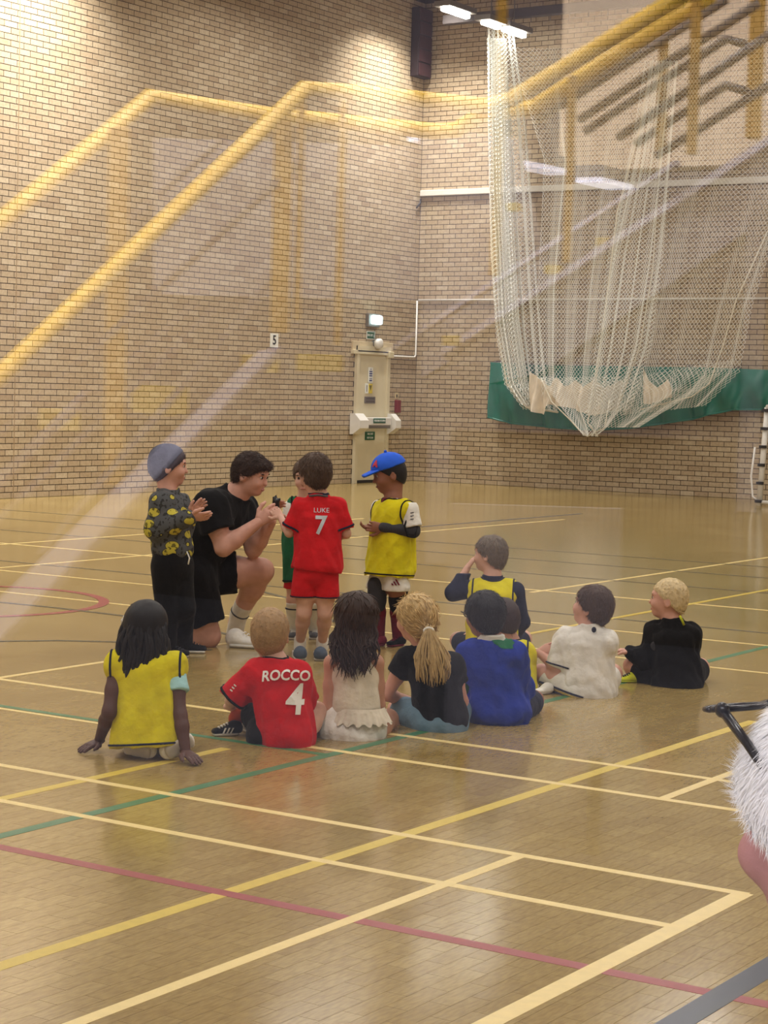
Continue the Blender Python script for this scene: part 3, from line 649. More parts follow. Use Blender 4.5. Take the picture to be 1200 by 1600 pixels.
# bright cream stairwell wall beyond the upper flight
a_, b_ = MR(850, 240, 9.0), MR(1260, -60, 9.0)
o = MB().box((min(a_[0], b_[0])-.3, min(a_[1], b_[1])-.2, a_[2]), (max(a_[0], b_[0])+1.2, min(a_[1], b_[1]), b_[2])).build('stairwell_wall', M_CREAM); tag(o, 'cream stairwell wall mirrored at the top right', 'wall')
# white display board, door panel and small machine
def board(name, px0, px1, py0, py1, dep, m, label, cat):
    c_ = MR((px0+px1)/2, (py0+py1)/2, dep); hw = (px1-px0)/2/FPX*dep; hh = (py1-py0)/2/FPX*dep
    nrm = (np.array([CAM[0], 2*YP-CAM[1], CAM[2]])-c_); nrm[2] = 0; nrm /= np.linalg.norm(nrm); sd = np.cross(UZ, nrm)
    t_ = empty(name, (c_[0], c_[1], 0), label, cat)
    MB().obox(c_, sd*hw, nrm*.02, UZ*hh).build('panel', m, t_)
    fb = MB()
    for s_ in (-1, 1): fb.obox(c_+sd*s_*hw*.8-nrm*.06-UZ*(c_[2]/2), sd*.02, nrm*.02, UZ*c_[2]/2)
    fb.build('stand_leg', M_GRAIL, t_); return t_
M_BOARD = mat('display_board_white', (108, 107, 112), .6, .03, 6)
board('display_board', 700, 965, 790, 1180, 6.0, M_BOARD, 'grey white display board on legs mirrored over the hall floor', 'board')
board('door_panel', 668, 702, 630, 880, 7.5, M_BOARD, 'narrow pale panel mirrored beside the corner of the hall', 'panel')
board('leaflet_stand', 1160, 1192, 330, 800, 7.0, M_BOARD, 'tall narrow pale panel mirrored at the right edge', 'panel')
for i, (x0, y0, x1, y1) in enumerate(((655, 216, 745, 236), (806, 256, 876, 270), (920, 281, 970, 293))):
    a_, b_ = MR(x0, y0, 8.8), MR(x1, y1, 9.3); d_ = (b_-a_)/2; s_ = np.cross(d_, UZ); s_ = s_/np.linalg.norm(s_)*.06
    t_ = empty('lobby_strip_light', (a_+b_)/2, 'thin lit lobby ceiling light, %s of the three mirrored beside the nets' % ('leftmost', 'middle one', 'rightmost')[i], 'light', 'mirrored lobby lights')
    MB().obox((a_+b_)/2, d_, s_, UZ*.012).build('diffuser', LT, t_)
    MB().obox((a_+b_)/2+UZ*.04, d_*1.02, s_*1.2, UZ*.025).build('housing', M_GREYP, t_)
# ================================================================== people: smooth-blended solids turned into one surface
def nrm(v): v = np.asarray(v, float); return v/(np.linalg.norm(v)+1e-12)
def surface_nets(D, org, h):
    s = D < 0
    c = [s[i:s.shape[0]-1+i, j:s.shape[1]-1+j, k:s.shape[2]-1+k] for i in (0, 1) for j in (0, 1) for k in (0, 1)]
    cnt = sum(q.astype(np.int8) for q in c); m = (cnt > 0) & (cnt < 8)
    idx = np.full(m.shape, -1, np.int64); ii = np.argwhere(m); idx[m] = np.arange(len(ii))
    acc = np.zeros((len(ii), 3)); num = np.zeros(len(ii))
    co = [(i, j, k) for i in (0, 1) for j in (0, 1) for k in (0, 1)]
    vals = [D[ii[:, 0]+a, ii[:, 1]+b, ii[:, 2]+e] for a, b, e in co]
    for p in range(8):
        for q in range(p+1, 8):
            if sum(abs(co[p][t]-co[q][t]) for t in range(3)) != 1: continue
            a, b = vals[p], vals[q]; x = (a < 0) != (b < 0)
            t = np.where(x, a/np.where(x, a-b, 1), 0)
            pos = np.array(co[p])[None]+t[:, None]*(np.array(co[q])-np.array(co[p]))[None]
            acc += np.where(x[:, None], pos, 0); num += x
    V = (ii+acc/num[:, None])*h+org
    F = []
    for ax in range(3):
        sl0 = [slice(None)]*3; sl1 = [slice(None)]*3; sl0[ax] = slice(0, -1); sl1[ax] = slice(1, None)
        A, B = s[tuple(sl0)], s[tuple(sl1)]
        e = np.argwhere(A != B); fl = A[A != B]
        u, v = (ax+1) % 3, (ax+2) % 3
        ok = (e[:, u] > 0) & (e[:, v] > 0) & (e[:, u] < s.shape[u]-1) & (e[:, v] < s.shape[v]-1); e, fl = e[ok], fl[ok]
        def cell(du, dv):
            q = e.copy(); q[:, u] += du; q[:, v] += dv; return idx[q[:, 0], q[:, 1], q[:, 2]]
        quad = np.stack([cell(-1, -1), cell(0, -1), cell(0, 0), cell(-1, 0)], 1)
        quad[~fl] = quad[~fl][:, ::-1]; F.append(quad)
    F = np.concatenate(F); return V, F[(F >= 0).all(1)]
class S:
    def __init__(s): s.ops = []
    def cone(s, a, b, ra, rb, k=.02): s.ops.append(('c', np.asarray(a, float), np.asarray(b, float), ra, rb, k)); return s
    def path(s, pts, rs, k=.02):
        for i in range(len(pts)-1): s.cone(pts[i], pts[i+1], rs[i], rs[i+1], k)
        return s
    def ell(s, c, r, ax=None, k=.02, sub=False): s.ops.append(('x' if sub else 'e', np.asarray(c, float), np.asarray(r, float), np.eye(3) if ax is None else np.asarray(ax, float), None, k)); return s
    def torso(s, a, b, wa, da, wb, db, side, k=.03): s.ops.append(('t', np.asarray(a, float), np.asarray(b, float), (wa, da, wb, db), nrm(side), k)); return s
    def sleeve(s, a, b, ra, rb, k=.02): s.ops.append(('k', np.asarray(a, float), np.asarray(b, float), ra, rb, k)); return s
    def cut(s, p, n, R=0): s.ops.append(('p', np.asarray(p, float), nrm(n), R, 0, 0)); return s
    def subcone(s, a, b, ra, rb): s.ops.append(('y', np.asarray(a, float), np.asarray(b, float), ra, rb, 0)); return s
    def bbox(s):
        lo, hi = np.full(3, 1e9), np.full(3, -1e9)
        for o in s.ops:
            if o[0] in 'ck': r = max(o[3], o[4]); pts = [o[1], o[2]]
            elif o[0] == 'e': r = max(o[2]); pts = [o[1]]
            elif o[0] == 't': r = max(o[3]); pts = [o[1], o[2]]
            else: continue
            for p in pts: lo = np.minimum(lo, p-r); hi = np.maximum(hi, p+r)
        return lo, hi
    def mesh(s, h=.008, wob=0., freq=30., seed=0, vert=False):
        lo, hi = s.bbox(); lo = lo-.03; hi = hi+.03; n = np.ceil((hi-lo)/h).astype(int)+1
        D = np.full(tuple(n), .08, np.float32)
        gx, gy, gz = [(lo[i]+h*np.arange(n[i])).astype(np.float32) for i in range(3)]
        def sub(c0, c1, r):
            a = np.maximum(((np.minimum(c0, c1)-r-lo)/h).astype(int), 0); b = np.minimum(((np.maximum(c0, c1)+r-lo)/h).astype(int)+2, n)
            return (slice(a[0], b[0]), slice(a[1], b[1]), slice(a[2], b[2]))
        def loc(sl, c): return gx[sl[0]][:, None, None]-c[0], gy[sl[1]][None, :, None]-c[1], gz[sl[2]][None, None, :]-c[2]
        def cone_d(sl, a, b, ra, rb):
            x, y, z = loc(sl, a); ab = b-a; L2 = ab@ab+1e-12
            t = np.clip((x*ab[0]+y*ab[1]+z*ab[2])/L2, 0, 1)
            return np.sqrt((x-t*ab[0])**2+(y-t*ab[1])**2+(z-t*ab[2])**2)-(ra+(rb-ra)*t)
        def ell_d(sl, c, r, A):
            x, y, z = loc(sl, c); l = [x*A[i][0]+y*A[i][1]+z*A[i][2] for i in range(3)]
            k0 = np.sqrt(sum((l[i]/r[i])**2 for i in range(3))); k1 = np.sqrt(sum((l[i]/r[i]**2)**2 for i in range(3)))+1e-9
            return k0*(k0-1)/k1
        for o in s.ops:
            if o[0] == 'c': sl = sub(o[1], o[2], max(o[3], o[4])+o[5]+.02); d = cone_d(sl, *o[1:5]); k = o[5]
            elif o[0] == 'k':
                n_ = nrm(o[2]-o[1]); b2 = o[2]+n_*.05; sl = sub(o[1], b2, max(o[3], o[4])+o[5]+.02); d = cone_d(sl, o[1], b2, o[3], o[4]+(o[4]-o[3])*.3); x, y, z = loc(sl, o[2]); d = np.maximum(d, x*n_[0]+y*n_[1]+z*n_[2]); k = o[5]
            elif o[0] == 'e': sl = sub(o[1], o[1], max(o[2])+o[5]+.02); d = ell_d(sl, *o[1:4]); k = o[5]
            elif o[0] == 't':
                a, b, (wa, da, wb, db), sd, k = o[1:6]; sl = sub(a, b, max(o[3])+k+.02)
                ax = b-a; L = np.linalg.norm(ax); ax = ax/L; sd = nrm(sd-ax*(sd@ax)); ft = np.cross(ax, sd)
                x, y, z = loc(sl, a); t = x*ax[0]+y*ax[1]+z*ax[2]; q = x*sd[0]+y*sd[1]+z*sd[2]; f = x*ft[0]+y*ft[1]+z*ft[2]
                tc = np.clip(t/L, 0, 1); W = wa+(wb-wa)*tc; Dp = da+(db-da)*tc; mm = np.minimum(W, Dp); ov = (t-tc*L)
                r = np.sqrt((q/W)**2+(f/Dp)**2+(ov/mm)**2); d = (r-1)*mm
            elif o[0] == 'p':
                x, y, z = gx[:, None, None]-o[1][0], gy[None, :, None]-o[1][1], gz[None, None, :]-o[1][2]; pl = x*o[2][0]+y*o[2][1]+z*o[2][2]
                if o[3]: pl = np.minimum(pl, o[3]-np.sqrt(x*x+y*y+z*z))
                D = np.maximum(D, pl).astype(np.float32); continue
            elif o[0] == 'x': sl = sub(o[1], o[1], max(o[2])+.02); D[sl] = np.maximum(D[sl], -ell_d(sl, *o[1:4])); continue
            elif o[0] == 'y': sl = sub(o[1], o[2], max(o[3], o[4])+.02); D[sl] = np.maximum(D[sl], -cone_d(sl, *o[1:5])); continue
            cur = D[sl]
            if k > 0:
                hh = np.maximum(k-np.abs(cur-d), 0)/k; D[sl] = np.minimum(cur, d)-hh*hh*k*.25
            else: D[sl] = np.minimum(cur, d)
        if wob:
            r_ = np.random.default_rng(seed); X, Y, Z = gx[:, None, None], gy[None, :, None], gz[None, None, :]; acc = 0
            for i in range(5):
                d = nrm(r_.normal(size=3)*(np.array([1, 1, .45]) if not vert else np.array([1, 1, .12]))); acc = acc+(1 if i % 2 else -1)*(1.3-2*np.abs(np.sin((X*d[0]+Y*d[1]+Z*d[2])*freq*r_.uniform(.35, .9)+r_.uniform(0, 6))))
            D = D-wob*.62*np.maximum(0, 1+acc*.45).astype(np.float32)
        D[0] = D[-1] = .05; D[:, 0] = D[:, -1] = .05; D[:, :, 0] = D[:, :, -1] = .05
        return surface_nets(D, lo, h)
def smooth_obj(name, VF, m, parent): return obj(name, VF[0], VF[1], m, parent, True)
def join(*vfs):
    V = []; F = []; n = 0
    for v, f in vfs: V.append(v); F.append(f+n); n += len(v)
    return np.concatenate(V), np.concatenate(F)
def vnormals(V, F):
    N = np.zeros_like(V); fn = np.cross(V[F[:, 2]]-V[F[:, 0]], V[F[:, 3]]-V[F[:, 1]])
    for k in range(4): np.add.at(N, F[:, k], fn)
    return N/(np.linalg.norm(N, axis=1)[:, None]+1e-12)

def head_axes(yaw, pitch=0., tilt=0.):
    """yaw in degrees: 0 looks away from the viewer, 90 to the right, -90 to the left, 180 at the viewer"""
    a = math.radians(yaw); f = FH*math.cos(a)+RH*math.sin(a); p = math.radians(pitch)
    f2 = f*math.cos(p)+UZ*math.sin(p); u = UZ*math.cos(p)-f*math.sin(p); l = np.cross(u, f2)
    t = math.radians(tilt); u2 = u*math.cos(t)+l*math.sin(t); l2 = l*math.cos(t)-u*math.sin(t)
    return f2, l2, u2
HSC = [.91]
def head_prims(s, c, ax, sc=1., nose=1., jaw=1.):
    sc = sc*HSC[0]
    f, l, u = ax; A = np.array([f, l, u])
    def P(a, b, e): return np.asarray(c)+(f*a+l*b+u*e)*sc
    s.ell(P(-.006, 0, .022), np.array([.092, .075, .082])*sc, A, .02)
    s.ell(P(.028, 0, -.04), np.array([.056, .055*jaw, .062*jaw])*sc, A, .03)
    s.ell(P(.058, 0, -.082), np.array([.022, .024, .018])*sc, A, .025)
    s.cone(P(.083, 0, .0), P(.098, 0, -.028), .007*sc*nose, .0105*sc*nose, .012)
    s.ell(P(.072, 0, .022), np.array([.018, .05, .014])*sc, A, .02)
    for q in (-1, 1):
        s.ell(P(.062, q*.036, -.03), np.array([.026, .022, .024])*sc, A, .02)
        s.ell(P(-.008, q*.076, -.012), np.array([.020, .010, .031])*sc, A, .006)
        s.ell(P(-.004, q*.084, -.008), np.array([.011, .006, .017])*sc, A, 0, sub=True)
        s.ell(P(.084, q*.029, .004), np.array([.008, .016, .011])*sc, A, 0, sub=True)
    s.ell(P(.079, 0, -.060), np.array([.012, .021, .009])*sc, A, .012)
    return P
M_EYE = mat('eye_white', (196, 186, 178), .3); M_IRIS = mat('eye_dark', (40, 28, 22), .2); M_LIPS = mat('lips', (182, 120, 108), .5); M_LIPD = mat('lips_dark', (110, 60, 56), .5)
def ball(c, r, A, n=10):
    bm = bmesh.new(); bmesh.ops.create_uvsphere(bm, u_segments=n, v_segments=max(6, n*2//3), radius=1)
    v = [np.asarray(c)+(A[0]*q.co.x*r[0]+A[1]*q.co.y*r[1]+A[2]*q.co.z*r[2]) for q in bm.verts]; bm.verts.index_update(); f = [[q.index for q in t.verts] for t in bm.faces]; bm.free(); return v, f
def face_parts(root, P, ax, sc, brow, lip=M_LIPS, open_mouth=False):
    sc = sc*HSC[0]
    A = ax
    for q in (-1, 1):
        e = obj('eye', *ball(P(.073, q*.030, .004), np.array([.013, .014, .010])*sc, A), M_EYE, root, True)
        obj('iris', *ball(P(.0825, q*.030, .004), np.array([.0045, .0078, .0082])*sc, A), M_IRIS, e, True)
        obj('eyebrow', *ball(P(.0835, q*.031, .0225), np.array([.006, .019, .0042])*sc, A), brow, root, True)
    obj('lips', *ball(P(.0885, 0, -.060), np.array([.0055, .020, .0058 if not open_mouth else .009])*sc, A), lip, root, True)
def hair_cap(c, ax, sc, th=.009, fr=(.085, .052), nape=(-.055, -.078), extra=None, wob=.0015, freq=120, h=.006, seed=1, bulge=(0, 0, 0)):
    sc = sc*HSC[0]
    f, l, u = ax; A = np.array([f, l, u]); s = S()
    def P(a, b, e): return np.asarray(c)+(f*a+l*b+u*e)*sc
    s.ell(P(-.008+bulge[0], 0, .026), np.array([.092+th+bulge[0], .077+th+bulge[1], .084+th+bulge[2]])*sc, A, .02)
    s.ell(P(-.035, 0, -.02), np.array([.062+th*.6, .066+th*.4, .075])*sc, A, .03)
    if extra: extra(s, P, A)
    d = np.array([fr[0]-nape[0], fr[1]-nape[1]]); n2 = nrm([d[1], -d[0]])
    s.cut(P(fr[0], 0, fr[1]), f*n2[0]+u*n2[1])
    return s.mesh(h, wob, freq, seed)
def hair_light(m):
    if m.name+'_strands' in MATS: return MATS[m.name+'_strands']
    m2 = m.copy(); m2.name = m.name+'_strands'; MATS[m2.name] = m2; n = m2.node_tree
    for x in n.nodes:
        if x.type == 'VALTORGB':
            for el in x.color_ramp.elements: el.color = (*[min(1, v*1.5+.006) for v in el.color[:3]], 1)
    return m2
def tufts(VF, ax, c, m, parent, n=700, L=.022, r=.0011, lift=.2, down=1., seed=3, jit=.22, whorl=None):
    m = hair_light(m); V, F = VF; N = vnormals(V, F); r_ = np.random.default_rng(seed); f, l, u = ax; idx = r_.integers(0, len(V), n); vv = []; ff = []
    for i in idx:
        p, nn = V[i], N[i]
        g = -u*down-f*.2+r_.normal(size=3)*jit if whorl is None else whorl(p, nn)+r_.normal(size=3)*jit
        g = nrm(g-nn*(g@nn)); d = nrm(g+nn*lift); LL = L*r_.uniform(.6, 1.3)
        p0 = p-nn*.002; p1 = p0+d*LL*.55; p2 = p0+nrm(d*1.0+g*.5)*LL; sd = nrm(np.cross(d, nn)); k = len(vv)
        vv += [p0-sd*r, p0+sd*r, p0+nn*r*1.5, p1-sd*r*.8, p1+sd*r*.8, p1+nn*r*1.2, p2]
        ff += [(k, k+1, k+4, k+3), (k+1, k+2, k+5, k+4), (k+2, k, k+3, k+5)]; ff += [(k+3, k+4, k+6), (k+4, k+5, k+6), (k+5, k+3, k+6)]
    o = obj('hair_strands', vv, ff, m, parent, True); o['kind'] = 'stuff'; return o
def hand_vf(wr, d, pn, side=1, curl=.5, sc=1., spread=.25, thumb=1.0, h=.0034):
    """wr wrist, d pointing direction, pn palm normal, side +1: thumb on the cross(d,pn) side"""
    d = nrm(d); pn = nrm(np.asarray(pn)-d*(np.asarray(pn)@d)); sd = np.cross(d, pn)*side; s = S()
    s.torso(wr-d*.012*sc, wr+d*.048*sc, .019*sc, .014*sc, .029*sc, .011*sc, sd, .01)
    base = wr+d*.046*sc
    for i, (o, ln) in enumerate(((.021, .050), (.007, .056), (-.007, .052), (-.021, .040))):
        a = base+sd*o*sc; q = nrm(d+sd*spread*o*12*.5); p = a; c0 = 0; rad = (.0068-.0004*i)*sc; seg = [p]
        for j, w_ in enumerate((.42, .33, .25)):
            c0 += curl*(.55+.1*i)*(1 if j else .6); t = q*math.cos(c0)+pn*math.sin(c0); p = p+t*ln*w_*sc; seg.append(p)
        s.path(seg, [rad*1.08, rad, rad*.95, rad*.8], .003)
    tb = wr+d*.012*sc+sd*.018*sc; td = nrm(d*.65+sd*.75*thumb+pn*.35*curl)
    s.path([tb, tb+td*.026*sc, tb+nrm(td+d*.35)*.048*sc, tb+nrm(td+d*.6+pn*.3*curl)*.062*sc], [.0105*sc, .0085*sc, .0075*sc, .006*sc], .006)
    return s.mesh(h*max(.8, sc))
def piping(VF, p, n, r, m, parent, region=None, name='piping'):
    V, F = VF; n = nrm(n); d = (V-np.asarray(p))@n; mb = MB(); D = d[F]; cr = np.argwhere((D.min(1) < 0) & (D.max(1) >= 0))[:, 0]
    for fi in cr:
        q = F[fi]; pts = []
        for a in range(4):
            i, j = q[a], q[(a+1) % 4]
            if (d[i] < 0) != (d[j] < 0): t = d[i]/(d[i]-d[j]); pts.append(V[i]+(V[j]-V[i])*t)
        if len(pts) < 2: continue
        a, b = pts[0], pts[1]
        if region is not None and not region((a+b)/2): continue
        e = b-a; L = np.linalg.norm(e)
        if L < 1e-5: continue
        mb.tube([a-e/L*.0015, b+e/L*.0015], r, 5, cap=False)
    return mb.build(name, m, parent, True) if mb.v else None
def decal(txt, size, VF, centre, xd, yd, m, parent, name='lettering', bold=0., sx=1., off=.006, bend=0.):
    """lettering wrapped onto a garment"""
    v, f = text_mesh(txt, size, bold, 0.); bm = bmesh.new(); bv = [bm.verts.new(q) for q in v]
    for t in f:
        try: bm.faces.new([bv[i] for i in t])
        except ValueError: pass
    bmesh.ops.triangulate(bm, faces=bm.faces[:])
    for _ in range(2):
        lg = [e for e in bm.edges if e.calc_length() > size*.12]
        if lg: bmesh.ops.subdivide_edges(bm, edges=lg, cuts=1, use_grid_fill=False); bmesh.ops.triangulate(bm, faces=[t for t in bm.faces if len(t.verts) > 3])
    bvh = BVHTree.FromPolygons([tuple(q) for q in VF[0]], [tuple(int(i) for i in q) for q in VF[1]])
    xd, yd = nrm(xd), nrm(yd); zd = np.cross(xd, yd); out = []
    for q in bm.verts:
        x, y = q.co.x*sx, q.co.y-bend*(q.co.x*sx)**2
        p = np.asarray(centre)+xd*x+yd*y+zd*.4
        hit = bvh.ray_cast(Vector(p), Vector(-zd)); 
        out.append(np.array(hit[0])+zd*off if hit[0] is not None else np.asarray(centre)+xd*x+yd*y)
    bm.verts.index_update(); fs = [[q.index for q in t.verts] for t in bm.faces]; bm.free()
    return obj(name, out, fs, m, parent)
def shoe(parent, heel, toe, up, m_up, m_sole, sc=1., h=.0055, name='shoe', m_lace=None, stripes=None):
    heel, toe = np.asarray(heel, float), np.asarray(toe, float); d = toe-heel; L = np.linalg.norm(d); d /= L; up = nrm(up-d*(up@d)); sd = np.cross(up, d)
    s = S(); w_ = L*.19
    s.torso(heel+d*w_*.9+up*L*.16, toe-d*w_*1.0+up*L*.12, w_*.92, L*.15, w_*1.0, L*.105, sd, .02)
    s.ell(heel+d*L*.24+up*L*.26, (L*.20, w_*.86, L*.17), np.array([d, sd, up]), .03); s.cut(heel+up*L*.40-d*0, up*1.0-d*.15)
    s.cut(heel+up*L*.07, -up)
    o = smooth_obj(name, s.mesh(h), m_up, parent)
    t = S(); t.torso(heel+d*w_*.95+up*L*.055, toe-d*w_*1.0+up*L*.055, w_*1.0, L*.07, w_*1.08, L*.07, sd, .0); t.cut(heel+up*L*.095, up); t.cut(heel, -up)
    smooth_obj('sole', t.mesh(h), m_sole, o)
    if m_lace is not None:
        mb = MB()
        for k in range(4):
            c = heel+d*L*(.46+.08*k)+up*L*(.335-.035*k); mb.tube([c-sd*w_*.5, c+up*.004, c+sd*w_*.5], .0035, 5)
        mb.build('lace', m_lace, o, True)
    if stripes is not None:
        for s_ in (-1, 1):
            for k in range(3):
                c = heel+d*L*(.36+.11*k); mb = MB(); mb.obox(c+sd*s_*w_*1.0+up*L*.17, nrm(d*.5-up)*L*.085, d*L*.018, sd*.004); mb.build('stripe', stripes, o)
    return o
class Person:
    def __init__(s, label, base_px, group=None, dd=0.):
        g = G(*base_px); s.d0 = depth(g)+dd; s.root = empty('person', (g[0], g[1], 0), label, 'child' if 'child' in label else 'person', group); s.root.name = 'person'
        s.body = S(); s.hands = []
    def q(s, px, py, dd=0.): return PD(px, py, s.d0+dd)
    def finish(s, m, h=.008):
        VF = s.body.mesh(h); VF = join(VF, *s.hands) if s.hands else VF
        s.bodyVF = VF; return smooth_obj('body', VF, m, s.root)
    def part(s, name, sd, m, h=.007, wob=0., freq=30., seed=0):
        VF = sd.mesh(h, wob, freq, seed); o = smooth_obj(name, VF, m, s.root); return VF, o

def patch(VF, poly, m, parent, name, off=.0025):
    """piece of another colour sewn onto a garment: the garment faces that lie inside an outline, as their own layer"""
    V, F = VF; N = vnormals(V, F); C = V[F].mean(1); fnm = N[F].mean(1); keep = []
    px = np.array([proj(p) for p in C]); ins = np.zeros(len(C), bool); n = len(poly)
    for i in range(n):
        (x1, y1), (x2, y2) = poly[i], poly[(i+1) % n]
        cond = ((y1 > px[:, 1]) != (y2 > px[:, 1])) & (px[:, 0] < (x2-x1)*(px[:, 1]-y1)/(y2-y1+1e-9)+x1); ins ^= cond
    ins &= ((fnm*(C-CAM)).sum(1) < 0); Fk = F[ins]
    if not len(Fk): return None
    u_, inv = np.unique(Fk, return_inverse=True); return obj(name, V[u_]+N[u_]*off, inv.reshape(Fk.shape), m, parent, True)
FAIR, FAIR2, DARKS, MED = skin('fair', (208, 164, 144)), skin('fair_rosy', (208, 158, 140)), skin('deep_brown', (84, 54, 44)), skin('medium_brown', (142, 94, 72))
OLIVE = skin('olive', (188, 140, 116))
C_YEL, C_RED, C_BLK, C_WHT = cloth('yellow_bib', (212, 200, 20)), cloth('red_shirt', (196, 24, 32)), cloth('black', (17, 17, 19)), cloth('white', (226, 224, 216))
C_NAVY, C_BLUE, C_GRN = cloth('navy', (30, 34, 54)), cloth('blue_shirt', (26, 52, 150)), cloth('green', (28, 104, 68))
C_GREY, C_DGREY, C_PALE, C_DENIM, C_MAROON, C_CREAM = cloth('grey', (86, 86, 88)), cloth('dark_grey', (58, 58, 62)), cloth('pale_blue', (160, 206, 210)), cloth('denim', (104, 132, 150)), cloth('maroon', (112, 30, 48)), cloth('cream', (216, 208, 190))
C_ORANGE = cloth('orange', (188, 74, 30)); C_LIME = cloth('lime', (190, 196, 40), .35)
M_RUB = mat('white_rubber', (218, 216, 208), .6, .05, 30); M_RUBD = mat('sole_offwhite', (186, 180, 166), .7, .12, 30); M_PRINT = mat('white_print', (232, 228, 222), .6); M_PRINTG = mat('silver_print', (190, 196, 204), .55)
H_BLK, H_DKB, H_BRN, H_BLD, H_SAND, H_ASH = hairmat('black', (20, 17, 18)), hairmat('dark_brown', (52, 36, 30)), hairmat('brown', (78, 60, 48)), hairmat('blonde', (188, 162, 116)), hairmat('sandy', (156, 126, 90)), hairmat('ash', (110, 98, 84))
def arm(b, sh, el, wr, sc=1., k=.015):
    m_ = el+(wr-el)*.3; b.path([sh, sh+(el-sh)*.5, el, m_, wr], [.038*sc, .034*sc, .0285*sc, .029*sc, .0195*sc], k)
def leg(b, hp, kn, an, sc=1., k=.02):
    c = kn+(an-kn)*.32; b.path([hp, hp+(kn-hp)*.5, kn, c, an], [.070*sc, .060*sc, .045*sc, .043*sc, .028*sc], k)
def trunk(b, pel, ch, nk, shl, shr, sc=1.):
    sd = shr-shl; b.torso(pel, ch, .098*sc, .076*sc, .102*sc, .068*sc, sd, .03); b.cone(ch, nk, .075*sc, .046*sc, .03); b.cone(shl, shr, .038*sc, .038*sc, .03)
def neck_to(b, nk, hc, ax, sc): b.cone(nk, hc+(-ax[0]*.02-ax[2]*.06)*sc, .047*sc, .045*sc, .02)
def drop_ring(VF, c, up, sd, ft, rx, ry, r, m, parent, name='neck_trim', n=40, lift=.1):
    bvh = BVHTree.FromPolygons([tuple(q) for q in VF[0]], [tuple(int(i) for i in q) for q in VF[1]]); pts = []
    for i in range(n+1):
        a = 2*math.pi*i/n; p = c+sd*rx*math.cos(a)+ft*ry*math.sin(a)+up*lift; hit = bvh.ray_cast(Vector(p), Vector(-up), lift*2.5)
        if hit[0] is not None: pts.append(np.array(hit[0]))
    if len(pts) < 5: return
    mb = MB(); mb.tube(pts, r, 6); return mb.build(name, m, parent, True)
def tabard(P, name, bot, top, dims, shl, shr, rs, m, trim, nk, nr, hem_n=None, seed=0, wob=.007, side_w=.85, nk_rise=.0, piped=True):
    sd = nrm(shr-shl); s = S(); up = nrm(top-bot); ft = np.cross(up, sd)
    s.torso(bot-up*.06, top, *dims, sd, .03); s.cone(shl, shr, rs, rs, .05)
    s.cut(bot, -up if hem_n is None else hem_n)
    s.ell(nk+up*nk_rise, (nr, nr*.8, .06), np.array([sd, ft, up]), 0, sub=True)
    VF, o = P.part(name, s, m, .0065, wob, 62, seed)
    if piped:
        piping(VF, bot+up*.004, up if hem_n is None else -nrm(hem_n), .0045, trim, o, name='hem_trim')
        for e, n_ in ((shl-sd*rs*.45, sd), (shr+sd*rs*.45, -sd)): piping(VF, e, n_, .005, trim, o, region=lambda p, e=e: abs((p-e)@up) < .11, name='armhole_trim')
        drop_ring(VF, nk, up, sd, ft, nr*1.06, nr*.9, .005, trim, o)
    return VF, o
def lanyard(P, nk, side, front, chest, m, name='lanyard'):
    pts = [nk-front*.045, nk+side*.05-front*.02, nk+side*.055+front*.03-UZ*.02, chest+side*.012, chest-side*.012, nk-side*.055+front*.03-UZ*.02, nk-side*.05-front*.02, nk-front*.045]
    return MB().tube(pts, .0055, 6, flat=.4).build(name, m, P.root, True)

